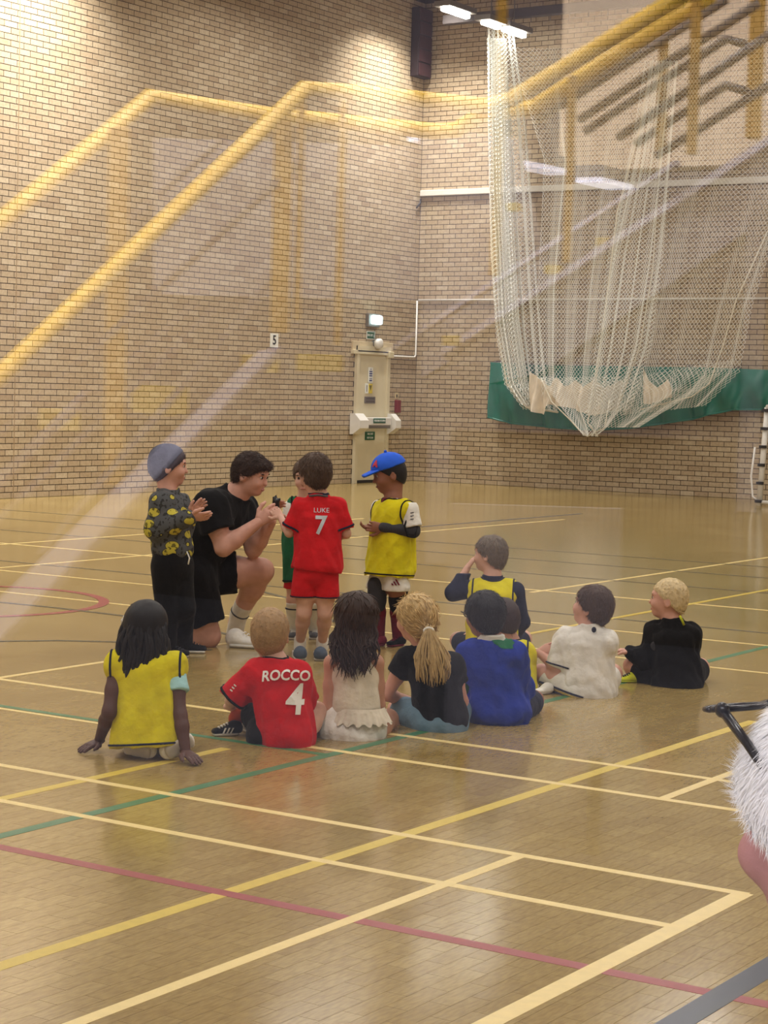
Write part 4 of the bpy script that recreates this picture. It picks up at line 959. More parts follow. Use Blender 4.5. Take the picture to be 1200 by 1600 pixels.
# ---------------------------------------------------------------- seated girl with braids in a yellow bib
def braids_girl():
    P = Person('child with long black braids in a yellow bib, kneeling back on both hands', (235, 1190)); q = P.q; b = P.body
    pel, ch, nk, hc = q(234, 1138, .16), q(229, 1070, .13), q(224, 1026, .13), q(229, 982, .15)
    shl, shr = q(184, 1046, .12), q(271, 1046, .12); ax = head_axes(18, 4)
    trunk(b, pel, ch, nk, shl, shr); neck_to(b, nk, hc, ax, 1.05); head_prims(b, hc, ax, 1.08)
    wl, wr_ = G(154, 1172)+UZ*.035, G(290, 1191)+UZ*.04
    arm(b, shl, q(171, 1112, .06), wl, .95); arm(b, shr, q(281, 1118, .05), wr_, .95)
    for hp, kn, an in ((q(212, 1142, .17), q(205, 1128, .42), q(222, 1168, .10)), (q(256, 1142, .17), q(268, 1126, .42), q(262, 1165, .10))): leg(b, hp, kn, an, .95)
    P.hands += [hand_vf(wl, nrm(G(128, 1176)-G(154, 1172))-UZ*.25, -UZ, 1, .12, 1.0, .5), hand_vf(wr_, nrm(G(312, 1198)-G(290, 1191))-UZ*.25, -UZ, -1, .12, 1.0, .5)]
    P.finish(DARKS)
    s = S(); s.torso(q(232, 1110, .13), q(227, 1052, .12), .105, .08, .108, .075, shr-shl, .02); s.cone(shl, shr, .041, .041, .03); s.sleeve(shr, shr+(q(281, 1118, .05)-shr)*.5, .043, .050, .02)
    s.cone(nk-UZ*.02, nk+UZ*.015, .06, .056, .02); s.cut(nk+UZ*.018, UZ)
    P.part('tshirt', s, C_PALE, .007, .003, 40, 1)
    tabard(P, 'bib', q(233, 1163, .10), q(229, 1062, .12), (.148, .125, .116, .092), q(184, 1040, .12), q(274, 1040, .12), .05, C_YEL, C_NAVY, q(222, 1030, .12), .058, seed=4, wob=.01)
    f, l, u = ax; C = lambda a, e, d: hc+(f*a+l*e+u*d)*1.0
    VF = hair_cap(hc, ax, 1.06, .009, (.085, .05), (-.06, -.095), wob=.0014, freq=140, seed=2); o = smooth_obj('hair', VF, H_BLK, P.root)
    mb = MB(); r_ = np.random.default_rng(5)
    for i in range(84):
        a = math.radians(r_.uniform(80, 280)) if i < 70 else math.radians(r_.uniform(60, 300)); top = r_.uniform(-.02, .098)
        rad = .080*math.sqrt(max(.1, 1-(top/.12)**2)); p0 = C(math.cos(a)*rad*1.02-.008, math.sin(a)*rad*.88, top)
        out = nrm(p0-hc); out[2] = 0; L = r_.uniform(.13, .175)+top; pts = []; ph = r_.uniform(0, 6)
        for k in range(10):
            t = k/9; pts.append(p0+out*((.010+max(0, top)*.45)*math.sin(min(1, t*2.0)*1.57)+.010*t)-UZ*L*t+RH*.006*math.sin(ph+t*9)-RH*.006*t*(i % 3))
        mb.tube(pts, [.0095+.0016*math.sin(k*2.6) for k in range(9)]+[.004], 7)
    mb.build('braids', H_BLK, o, True)
    for (h0, t0) in ((q(241, 1181, .02), q(186, 1168, .03)), (q(254, 1184, .00), q(309, 1152, .03))):
        shoe(P.root, h0, t0, FH*.9+UZ*.35, C_WHT, M_RUBD, m_lace=None)
braids_girl()

# ---------------------------------------------------------------- boy in red number four shirt
def red_four():
    P = Person('short blond child in a red football shirt numbered four, sitting on the floor', (440, 1170)); q = P.q; b = P.body
    pel, ch, nk, hc = q(450, 1138, .12), q(440, 1078, .13), q(430, 1034, .14), q(422, 990, .16)
    shl, shr = q(400, 1052, .14), q(464, 1054, .12); ax = head_axes(4, 8)
    trunk(b, pel, ch, nk, shl, shr); neck_to(b, nk, hc, ax, 1.0); head_prims(b, hc, ax, 1.02)
    ell_, wl = q(364, 1090, .18), q(358, 1104, .34); elr, wr_ = q(477, 1100, .24), q(464, 1106, .36)
    arm(b, shl, ell_, wl, .92); arm(b, shr, elr, wr_, .92)
    kl, al = q(388, 1092, .36), G(368, 1146)+UZ*.06
    leg(b, q(428, 1142, .16), kl, al, .9); leg(b, q(470, 1142, .16), q(494, 1112, .28), q(440, 1140, .42), .9)
    P.hands += [hand_vf(wl, RH*.8+FH*.4, -UZ, -1, .5, .95), hand_vf(wr_, -RH*.8+FH*.3, -UZ, 1, .5, .95)]
    P.finish(FAIR)
    s = S(); s.torso(q(449, 1150, .12), q(436, 1066, .13), .110, .115, .106, .082, shr-shl, .03); s.cone(shl, shr, .043, .043, .04)
    s.sleeve(shl, shl+(ell_-shl)*.98, .052, .058, .03); s.sleeve(shr, shr+(elr-shr)*0.86, .05, .056, .03); s.cone(nk-UZ*.03, nk+UZ*.012, .062, .054, .02)
    s.cut(nk+UZ*.012, UZ); s.cut(q(450, 1176, .02), -UZ)
    VF, o = P.part('football_shirt', s, C_RED, .0058, .0075, 75, 3)
    drop_ring(VF, nk, UZ, RH, FH, .050, .048, .0065, C_BLK, o, 'collar'); piping(VF, shl+(ell_-shl)*.95, ell_-shl, .006, C_BLK, o, region=lambda p: np.linalg.norm(p-ell_) < .09, name='cuff')
    bx = nrm(RH*1.0-UZ*.06); by = nrm(UZ+RH*.06)
    decal('ROCCO', .056, VF, q(446, 1058, 0), nrm(RH+UZ*.02), by, M_PRINT, o, bold=.0014, sx=.95, bend=1.0)
    decal('4', .165, VF, q(461, 1097, 0), bx, by, M_PRINT, o, 'numeral', bold=.0035, sx=.88)
    for k in range(3): decal('-', .06, VF, q(362+3*k, 1078-4*k, .1), nrm(RH-UZ*.7), nrm(UZ+RH*.7), M_PRINT, o, 'sleeve_mark', sx=.8)
    s = S(); s.torso(q(440, 1150, .14), q(412, 1150, .14), .07, .07, .075, .07, UZ, .02); s.cone(q(428, 1145, .15), q(402, 1118, .27), .082, .068, .03); s.cone(q(464, 1146, .16), q(480, 1128, .25), .074, .060, .03); s.cut(q(428, 1172, .05), -UZ)
    P.part('shorts', s, C_BLK, .007, .003, 40, 1)
    s = S(); s.cone(al+(kl-al)*.02, al+(kl-al)*.3, .032, .035, .01); P.part('sock', s, C_ORANGE, .006)
    shoe(P.root, G(378, 1148), G(326, 1150), UZ, C_BLK, M_RUB, m_lace=M_RUB, stripes=M_PRINT); shoe(P.root, G(402, 1152)+FH*.06, G(376, 1142)+FH*.05, UZ, C_BLK, M_RUB, stripes=M_PRINT)
    VF = hair_cap(hc, ax, 1.02, .006, (.085, .055), (-.06, -.070), wob=.002, freq=200, seed=6); o = smooth_obj('hair', VF, H_SAND, P.root)
    f, l, u = ax; wc = hc+(-f*.05+u*.095)
    tufts(VF, ax, hc, H_SAND, o, 2200, .016, .0009, .10, seed=8, jit=.25, whorl=lambda p, n: (p-wc))
red_four()

# ---------------------------------------------------------------- girl in white with long dark hair
def white_girl():
    P = Person('child with long wavy dark brown hair in a white frilled top and white shorts', (550, 1160)); q = P.q; b = P.body
    pel, ch, nk, hc = q(552, 1128, .14), q(554, 1070, .14), q(555, 1020, .14), q(556, 968, .15)
    shl, shr = q(520, 1036, .13), q(586, 1036, .13); ax = head_axes(-12, 3)
    trunk(b, pel, ch, nk, shl, shr, .95); neck_to(b, nk, hc, ax, 1.0); head_prims(b, hc, ax, 1.05)
    ell_, elr = q(514, 1108, .12), q(592, 1104, .16); wl, wr_ = q(532, 1112, .34), q(584, 1112, .34)
    arm(b, shl, ell_, wl, .92); arm(b, shr, elr, wr_, .92)
    leg(b, q(528, 1138, .17), q(504, 1124, .34), q(560, 1138, .42), .95); leg(b, q(578, 1138, .17), q(606, 1124, .34), q(560, 1140, .46), .95)
    P.hands += [hand_vf(wl, RH*.5+FH, -UZ, -1, .4, .9), hand_vf(wr_, -RH*.5+FH, -UZ, 1, .4, .9)]
    P.finish(OLIVE)
    s = S(); s.torso(q(556, 1105, .13), q(554, 1056, .135), .102, .085, .096, .078, shr-shl, .02); s.cone(shl+RH*.012, shl+RH*.02-UZ*.06, .03, .04, .02); s.cone(shr-RH*.012, shr-RH*.02-UZ*.06, .03, .04, .02)
    s.cut(q(556, 1112, .13), -UZ); VF, o = P.part('smocked_top', s, C_CREAM, .006, .004, 60, 3)
    def frill(u_, v_):
        a = 2*math.pi*u_; c = q(561, 1108, .13); rr = 1+.30*v_+.05*v_*math.sin(a*19)+.03*v_*math.sin(a*31+1)
        return tuple(c+RH*.104*rr*math.cos(a)+FH*.092*rr*math.sin(a)-UZ*(.062*v_+.006*math.sin(a*19)*v_)+UZ*.012)
    v_, f_ = sheet_grid(frill, 180, 6); obj('frill', v_, f_, C_CREAM, o, True)
    s = S(); s.torso(q(528, 1140, .15), q(566, 1140, .15), .09, .10, .09, .10, FH, .03); s.cone(q(528, 1140, .16), q(502, 1130, .32), .088, .072, .04); s.cone(q(568, 1138, .16), q(588, 1130, .32), .080, .066, .04); s.torso(q(550, 1146, .13), q(553, 1124, .13), .118, .108, .105, .085, shr-shl, .03)
    s.cut(q(550, 1164, .03), -UZ); P.part('shorts', s, C_WHT, .0065, .007, 80, 5)
    for e in (shl, shr): MB().tube([e+UZ*.03+FH*.05, e+UZ*.042, e+UZ*.03-FH*.05], .009, 6, flat=.5).build('strap', C_CREAM, o, True)
    f, l, u = ax
    VF = hair_cap(hc, ax, 1.05, .016, (.085, .06), (-.07, -.12), wob=.0014, freq=150, seed=2); ho = smooth_obj('hair', VF, H_DKB, P.root)
    mb = MB(); r_ = np.random.default_rng(9)
    for i in range(210):
        t0 = r_.uniform(-1, 1); p0 = hc-f*.06+l*(-t0)*.062+u*r_.uniform(0, .075)-f*.015; xe = 552+t0*34+r_.normal()*5; ye = 1068-abs(t0)*16-r_.uniform(0, 46)
        p3 = q(xe, ye, .02+.035*r_.random()); mid = q(552+t0*40+r_.normal()*2, 1000+r_.uniform(-12, 12), .035+.03*abs(t0)+r_.uniform(0, .02)); pts = []; ph = r_.uniform(0, 6); am = r_.uniform(.005, .013)
        for k in range(14):
            t = k/13; p = (1-t)**2*p0+2*t*(1-t)*(mid*1.0)+t*t*p3; pts.append(p+RH*am*math.sin(ph+t*13)*t-FH*.006*math.cos(ph+t*13)*t)
        r0 = r_.uniform(.003, .0065); mb.tube(pts, [r0*(1-.3*(k/13))*(1 if k < 12 else .6) for k in range(13)]+[.001], 5)
    mb.build('long_locks', H_DKB, ho, True)
    tufts(VF, ax, hc, H_DKB, ho, 500, .05, .002, .08, seed=4, jit=.15)
white_girl()

# ---------------------------------------------------------------- blonde girl with pony tail
def blonde_girl():
    P = Person('child with a long blonde ponytail in a black t-shirt and denim shorts', (685, 1147)); q = P.q; b = P.body
    pel, ch, nk, hc = q(688, 1112, .14), q(680, 1060, .14), q(664, 1010, .15), q(650, 968, .16)
    shl, shr = q(636, 1030, .18), q(706, 1038, .11); ax = head_axes(-35, 2, 4)
    trunk(b, pel, ch, nk, shl, shr); neck_to(b, nk, hc, ax, 1.0); Pf = head_prims(b, hc, ax, 1.02)
    el1, w1 = q(604, 1086, .22), q(640, 1094, .36); el2, w2 = q(722, 1096, .2), q(680, 1098, .38)
    arm(b, shl, el1, w1, .92); arm(b, shr, el2, w2, .92)
    leg(b, q(664, 1124, .17), q(622, 1108, .36), q(648, 1134, .44), .95); leg(b, q(704, 1122, .17), q(714, 1104, .40), q(668, 1128, .46), .95)
    P.hands += [hand_vf(w1, RH*.7+FH*.3-UZ*.15, -UZ, -1, .4, .95), hand_vf(w2, -RH*.8+FH*.3, -UZ, 1, .4, .95)]
    b.cone(q(628, 1136, .26), q(610, 1126, .20), .032, .030, .02)
    P.finish(FAIR2)
    s = S(); s.torso(q(690, 1124, .13), q(676, 1054, .14), .112, .095, .104, .08, shr-shl, .03); s.cone(shl, shr, .045, .045, .04); s.sleeve(shl, shl+(el1-shl)*.4, .048, .050, .02); s.sleeve(shr, shr+(el2-shr)*.45, .047, .050, .02); s.cone(nk-UZ*.03, nk+UZ*.005, .06, .052, .02); s.cut(nk+UZ*.006, UZ)
    s.cut(q(690, 1134, .1), -UZ); P.part('tshirt', s, C_BLK, .0062, .006, 75, 8)
    s = S(); s.torso(q(688, 1135, .13), q(688, 1112, .14), .112, .10, .106, .09, shr-shl, .03); s.cone(q(664, 1124, .17), q(634, 1114, .27), .082, .066, .03); s.cone(q(704, 1124, .17), q(712, 1110, .28), .08, .066, .03); s.cut(q(688, 1150, .03), -UZ)
    P.part('denim_shorts', s, C_DENIM, .007, .004, 40, 2)
    f, l, u = ax
    VF = hair_cap(hc, ax, 1.02, .011, (.085, .06), (-.06, -.07), wob=.002, freq=170, seed=3); ho = smooth_obj('hair', VF, H_BLD, P.root)
    tie = q(670, 986, .04)
    tufts(VF, ax, hc, H_BLD, ho, 900, .05, .0016, .06, seed=4, jit=.12, whorl=lambda p, n: nrm(tie-p)*1.2)
    mb = MB(); r_ = np.random.default_rng(2)
    for i in range(260):
        t0 = r_.uniform(-1, 1); rr = r_.uniform(0, 1); p0 = tie+RH*.012*t0+UZ*.01*r_.normal(); xe = 676+t0*26; ye = 1076-abs(t0)*10-r_.uniform(0, 40)
        p3 = q(xe, ye, .015+.03*rr); mid = q(674+t0*34, 1028+r_.normal()*5, .0+.045*rr); ph = r_.uniform(0, 6); pts = []
        for k in range(12):
            t = k/11; p = (1-t)**2*p0+2*t*(1-t)*mid+t*t*p3; pts.append(p+RH*.005*math.sin(ph+t*8)*t)
        r0 = r_.uniform(.0018, .0038); mb.tube(pts, [r0]*10+[r0*.7, .001], 5)
    mb.build('ponytail', H_BLD, ho, True)
    MB().tube([tie+RH*.02*math.cos(a)+UZ*.014*math.sin(a)-RH*0 for a in np.linspace(0, 6.28, 14)], .006, 6).build('hair_tie', C_WHT, ho, True)
    face_parts(P.root, Pf, ax, 1.02, H_SAND)
blonde_girl()

# ---------------------------------------------------------------- boy in blue with glasses
def blue_boy():
    P = Person('child with thick black hair and glasses in a blue shirt with a green collar', (780, 1135)); q = P.q; b = P.body
    pel, ch, nk, hc = q(780, 1102, .14), q(775, 1048, .14), q(768, 1000, .14), q(757, 962, .15)
    shl, shr = q(736, 1022, .17), q(802, 1024, .11); ax = head_axes(-28, 2)
    trunk(b, pel, ch, nk, shl, shr); neck_to(b, nk, hc, ax, 1.); Pf = head_prims(b, hc, ax, 1.02)
    el1, w1 = q(732, 1072, .2), q(752, 1086, .36); el2, w2 = q(812, 1082, .22), q(788, 1086, .38)
    arm(b, shl, el1, w1, .92); arm(b, shr, el2, w2, .92)
    leg(b, q(756, 1112, .17), q(744, 1100, .42), q(780, 1116, .44), .95); leg(b, q(800, 1112, .17), q(834, 1094, .42), q(784, 1110, .50), .95)
    P.hands += [hand_vf(w1, RH+FH*.4, -UZ, -1, .4, .95), hand_vf(w2, -RH+FH*.3, -UZ, 1, .4, .95)]
    P.finish(MED)
    s = S(); s.torso(q(777, 1116, .13), q(773, 1046, .14), .130, .115, .108, .088, shr-shl, .03); s.cone(shl, shr, .052, .052, .05); s.cone(ch, nk-UZ*.005, .095, .068, .03); s.sleeve(shl, shl+(el1-shl)*0.66, .056, .064, .03); s.sleeve(shr, shr+(el2-shr)*1.06, .054, .062, .03); s.ell(q(780, 1110, .12), (.128, .12, .075), np.array([RH, FH, UZ]), .04)
    s.cut(nk+UZ*.0, UZ); s.cut(q(780, 1138, .05), -UZ); VF, o = P.part('blue_overshirt', s, C_BLUE, .0062, .008, 60, 6)
    s = S(); s.cone(nk-UZ*.015, nk+UZ*.022-FH*.01, .068, .056, .02); s.cut(nk+UZ*.028, UZ); P.part('white_collar', s, C_WHT, .006)
    patch(VF, [(762, 990), (790, 986), (803, 1004), (801, 1014), (785, 1014), (770, 1004)], C_GRN, o, 'green_yoke')
    s = S(); s.cone(shl+(el1-shl)*.45, el1, .050, .052, .01); s.cone(el1, el1+(w1-el1)*.3, .05, .042, .02); P.part('green_sleeve', s, C_GRN, .0065, .004, 40, 3)
    s = S(); s.cone(el1+(w1-el1)*.18, el1+(w1-el1)*.34, .047, .045, .0); s.cut(el1+(w1-el1)*.36, w1-el1); P.part('white_cuff', s, C_WHT, .006)
    s = S(); s.torso(q(780, 1118, .15), q(778, 1104, .16), .13, .11, .12, .1, shr-shl, .02); s.cone(q(756, 1112, .18), q(746, 1102, .36), .078, .062, .02); s.cone(q(800, 1112, .18), q(828, 1098, .38), .078, .062, .02); s.cut(q(780, 1137, .1), -UZ); P.part('trousers', s, C_NAVY, .007)
    VF = hair_cap(hc, ax, 1.0, .014, (.088, .05), (-.06, -.072), wob=.0014, freq=150, seed=6, bulge=(.0, .004, .0)); ho = smooth_obj('hair', VF, H_BLK, P.root); tufts(VF, ax, hc, H_BLK, ho, 1690, .022, .0010, .28, seed=8)
    g = MB()
    for s_ in (-1, 1): g.tube([Pf(.0, s_*.086, .006), Pf(.09, s_*.075, .008)], .003, 6); g.tube([Pf(.094, s_*.034+.024*math.cos(a), .0+.019*math.sin(a)) for a in np.linspace(0, 6.28, 18)], .0028, 6)
    g.tube([Pf(.098, -.01, .004), Pf(.098, .01, .004)], .0025, 6); g.build('glasses', M_DARK, P.root, True)
    face_parts(P.root, Pf, ax, 1.02, H_BLK, M_LIPD)
blue_boy()

# ---------------------------------------------------------------- half hidden child behind the boy in blue
def hidden_child():
    P = Person('child with dark brown hair in a yellow bib, mostly hidden behind the boy in blue', (800, 1086)); q = P.q; b = P.body
    pel, ch, nk, hc = q(800, 1058, .12), q(798, 1024, .13), q(797, 1002, .14), q(785, 968, .15)
    shl, shr = q(768, 1014, .13), q(822, 1018, .12); ax = head_axes(-30, -12)
    trunk(b, pel, ch, nk, shl, shr, .9); neck_to(b, nk, hc, ax, .95); Pf = head_prims(b, hc, ax, .96)
    arm(b, shl, q(756, 1050, .2), q(770, 1062, .34), .88); arm(b, shr, q(826, 1052, .2), q(806, 1062, .34), .88)
    leg(b, q(784, 1062, .15), q(764, 1050, .38), q(800, 1064, .42), .88); leg(b, q(814, 1062, .15), q(824, 1052, .36), q(800, 1062, .46), .88)
    P.hands += [hand_vf(q(770, 1062, .34), RH+FH*.3, -UZ, -1, .4, .9), hand_vf(q(806, 1062, .34), -RH+FH*.3, -UZ, 1, .4, .9)]
    P.finish(OLIVE)
    tabard(P, 'bib', q(802, 1080, .10), q(800, 1030, .12), (.115, .105, .105, .085), q(775, 1016, .13), q(818, 1018, .12), .042, C_YEL, C_NAVY, q(797, 1004, .13), .052, seed=3)
    s = S(); s.cone(q(784, 1064, .15), q(766, 1054, .32), .07, .056, .02); s.cone(q(814, 1064, .15), q(822, 1054, .32), .07, .056, .02); s.cut(q(800, 1084, .1), -UZ); P.part('shorts', s, C_NAVY, .008)
    VF = hair_cap(hc, ax, .96, .012, seed=7); ho = smooth_obj('hair', VF, H_DKB, P.root); tufts(VF, ax, hc, H_DKB, ho, 300, .02, seed=2)
    face_parts(P.root, Pf, ax, .96, H_DKB)
hidden_child()

# ---------------------------------------------------------------- boy in yellow bib with hand to mouth
def mouth_boy():
    P = Person('ash blond child in yellow bib and navy sleeves, hand held to the mouth', (768, 1036)); q = P.q; b = P.body
    pel, ch, nk, hc = q(768, 1004, .12), q(770, 948, .12), q(770, 902, .12), q(766, 866, .13)
    shl, shr = q(740, 922, .14), q(804, 924, .10); ax = head_axes(-62, 2)
    trunk(b, pel, ch, nk, shl, shr, .95); neck_to(b, nk, hc, ax, 1.); Pf = head_prims(b, hc, ax, .98)
    el1, w1 = q(709, 926, .14), q(731, 886, .17); el2, w2 = q(816, 972, .12), q(800, 1000, .26)
    arm(b, shl, el1, w1, .92); arm(b, shr, el2, w2, .92)
    leg(b, q(754, 1010, .14), q(716, 1000, .36), q(770, 1016, .40), .95); leg(b, q(784, 1010, .14), q(818, 998, .38), q(770, 1014, .46), .95)
    P.hands += [hand_vf(w1, UZ*.8+RH*.55, RH+FH*.2, 1, 1.1, .95), hand_vf(w2, -RH+FH*.4, -UZ, 1, .4, .95)]
    P.finish(FAIR)
    s = S(); s.torso(q(769, 985, .12), q(770, 936, .12), .104, .08, .102, .075, shr-shl, .02); s.cone(shl, shr, .044, .044, .03); s.path([shl, el1, w1], [.046, .042, .030], .02); s.path([shr, el2, el2+(w2-el2)*.8], [.046, .040, .030], .02); s.cone(nk-UZ*.02, nk+UZ*.008, .058, .052, .02); s.cut(nk+UZ*.01, UZ)
    P.part('long_sleeved_top', s, C_NAVY, .0065, .005, 40, 2)
    tabard(P, 'bib', q(768, 1024, .10), q(770, 940, .11), (.142, .125, .126, .1), q(746, 918, .13), q(796, 920, .11), .05, C_YEL, C_NAVY, q(770, 904, .12), .058, seed=9)
    s = S(); s.cone(q(754, 1012, .14), q(722, 1004, .32), .078, .06, .02); s.cone(q(784, 1012, .14), q(812, 1002, .32), .078, .06, .02); s.torso(q(768, 1018, .13), q(768, 1004, .13), .13, .11, .12, .1, shr-shl, .02); s.cut(q(768, 1036, .04), -UZ); P.part('shorts', s, C_NAVY, .008)
    VF = hair_cap(hc, ax, .97, .008, (.085, .05), (-.06, -.07), wob=.0014, freq=150, seed=6); ho = smooth_obj('hair', VF, H_ASH, P.root); tufts(VF, ax, hc, H_ASH, ho, 2210, .024, .0010, .28, seed=8)
    face_parts(P.root, Pf, ax, .98, H_ASH)
mouth_boy()

# ---------------------------------------------------------------- boy in white kit
def white_boy():
    P = Person('brown haired child in a white football kit sitting cross-legged', (905, 1091)); q = P.q; b = P.body
    pel, ch, nk, hc = q(916, 1066, .12), q(918, 1020, .12), q(922, 978, .12), q(926, 948, .12)
    shl, shr = q(884, 1000, .16), q(946, 1004, .08); ax = head_axes(-58, 14)
    trunk(b, pel, ch, nk, shl, shr); neck_to(b, nk, hc, ax, 1.0); Pf = head_prims(b, hc, ax, 1.02)
    el1, w1 = q(872, 1044, .16), q(842, 1020, .20); el2, w2 = q(930, 1052, .26), q(892, 1056, .36)
    arm(b, shl, el1, w1, .98); arm(b, shr, el2, w2, .92)
    k1, a1 = q(846, 1052, .24), G(850, 1078)+UZ*.05
    leg(b, q(896, 1072, .14), k1, a1, .95); leg(b, q(930, 1072, .14), q(958, 1052, .34), q(880, 1066, .42), .95)
    P.hands += [hand_vf(w1, RH*.75+UZ*.35, -UZ*.4+FH, -1, .45, 1.0), hand_vf(w2, -RH*.9+FH*.3, -UZ, 1, .5, .95)]
    P.finish(FAIR2)
    s = S(); s.torso(q(920, 1082, .12), q(917, 1012, .12), .132, .115, .122, .09, shr-shl, .03); s.cone(shl, shr, .05, .05, .04); s.sleeve(shl, shl+(el1-shl)*.92, .052, .056, .03); s.sleeve(shr, shr+(el2-shr)*0.76, .05, .055, .03); s.cone(nk-UZ*.03, nk+UZ*.006, .06, .052, .02); s.cut(nk+UZ*.007, UZ); s.cut(q(918, 1094, .04), -UZ)
    VF, o = P.part('white_shirt', s, C_WHT, .0058, .0075, 75, 5); piping(VF, shl+(el1-shl)*.89, el1-shl, .0045, C_NAVY, o, region=lambda p: np.linalg.norm(p-el1) < .1, name='cuff')
    obj('badge', *ball(q(928, 984, .035), np.array([.012, .006, .014]), (RH, FH, UZ)), C_NAVY, o, True)
    s = S(); s.cone(q(896, 1074, .14), q(862, 1062, .22), .082, .064, .03); s.cone(q(930, 1074, .14), q(950, 1060, .30), .08, .064, .03); s.torso(q(914, 1080, .12), q(914, 1066, .13), .125, .11, .12, .1, shr-shl, .02); s.cut(q(905, 1092, .03), -UZ)
    VF, o = P.part('white_shorts', s, C_WHT, .006, .003, 40, 4)
    a_, b_ = q(862, 1062, .22), q(896, 1074, .14)
    for off, m_ in ((-.020, C_NAVY), (-.032, cloth('gold', (176, 150, 70))), (-.044, C_NAVY)): piping(VF, (a_+b_)/2+UZ*off, nrm(np.cross(b_-a_, FH)), .0052, m_, o, region=lambda p: (p-(a_+b_)/2)@FH < .02 and (p-a_)@RH > -.06 and (p-a_)@RH < .13, name='side_stripe')
    s = S(); s.cone(a1+(k1-a1)*-.1, a1+(k1-a1)*.35, .034, .036, .01); P.part('sock', s, C_WHT, .006)
    shoe(P.root, G(862, 1083), G(832, 1086), UZ, C_WHT, M_RUBD)
    VF = hair_cap(hc, ax, 1.0, .010, (.088, .05), (-.06, -.075), wob=.0014, freq=120, seed=6); ho = smooth_obj('hair', VF, H_BRN, P.root); tufts(VF, ax, hc, H_BRN, ho, 2340, .026, .0010, .28, seed=8)
    face_parts(P.root, Pf, ax, 1.02, H_BRN)
white_boy()

# ---------------------------------------------------------------- boy in black long sleeves
def black_boy():
    P = Person('white-blond child in a black long-sleeved kit with lime boots sitting cross-legged', (1050, 1076)); q = P.q; b = P.body
    pel, ch, nk, hc = q(1056, 1050, .12), q(1052, 1006, .12), q(1050, 968, .12), q(1045, 936, .12)
    shl, shr = q(1024, 990, .16), q(1078, 992, .08); ax = head_axes(-72, 3)
    trunk(b, pel, ch, nk, shl, shr); neck_to(b, nk, hc, ax, 1.0); Pf = head_prims(b, hc, ax, 1.02)
    el1, w1 = q(1012, 1034, .16), q(984, 1018, .20); el2, w2 = q(1072, 1040, .24), q(1026, 1044, .34)
    arm(b, shl, el1, w1, .95); arm(b, shr, el2, w2, .92)
    k1, a1 = q(988, 1040, .24), q(1000, 1062, .28)
    leg(b, q(1036, 1056, .14), k1, a1, .95); leg(b, q(1072, 1056, .14), q(1094, 1042, .34), q(1016, 1052, .40), .95)
    P.hands += [hand_vf(w1, -RH*.9+UZ*.1, -UZ, 1, .6, .95), hand_vf(w2, -RH*.9+FH*.3, -UZ, 1, .5, .95)]
    P.finish(FAIR2)
    s = S(); s.torso(q(1056, 1066, .12), q(1052, 1000, .12), .138, .118, .112, .088, shr-shl, .03); s.cone(shl, shr, .049, .048, .04); s.path([shl, el1, el1+(w1-el1)*.9], [.054, .05, .034], .03); s.path([shr, el2, el2+(w2-el2)*.9], [.052, .048, .034], .03); s.cone(nk-UZ*.03, nk+UZ*.004, .062, .052, .02); s.cut(nk+UZ*.006, UZ); s.cut(q(1056, 1079, .04), -UZ)
    VF, o = P.part('long_sleeved_shirt', s, C_BLK, .0058, .0075, 75, 5)
    mb = MB(); c = q(1060, 968, .03)
    MB().tube([q(1062, 962, .045), q(1066, 970, .04), q(1069, 977, .04)], .006, 6).build('yellow_mark', C_LIME, o, True)
    obj('sleeve_badge', *ball(q(1024, 1010, .085), np.array([.026, .008, .024]), (nrm(RH-UZ*.2), FH, UZ)), C_DGREY, o, True)
    s = S(); s.cone(q(1036, 1058, .14), q(1006, 1050, .20), .084, .066, .03); s.cone(q(1072, 1058, .14), q(1088, 1048, .28), .08, .064, .03); s.torso(q(1056, 1064, .12), q(1056, 1050, .13), .13, .115, .12, .1, shr-shl, .02); s.cut(q(1050, 1078, .03), -UZ)
    VF, o = P.part('black_shorts', s, C_BLK, .0065, .003, 40, 4)
    MB().tube([q(1024, 1046, .08), q(1029, 1052, .075), q(1037, 1050, .07), q(1033, 1058, .07)], .004, 5).build('white_logo', M_PRINT, o, True)
    shoe(P.root, G(1000, 1066), G(962, 1066), UZ, C_LIME, C_LIME, m_lace=C_DGREY)
    VF = hair_cap(hc, ax, 1.0, .006, (.088, .058), (-.055, -.050), wob=.0014, freq=150, seed=6); ho = smooth_obj('hair', VF, hairmat('pale_blond', (204, 184, 144)), P.root); tufts(VF, ax, hc, hairmat('pale_blond', (204, 184, 144)), ho, 1700, .020, .0010, .12, seed=8, down=.4)
    face_parts(P.root, Pf, ax, 1.02, H_SAND)
black_boy()
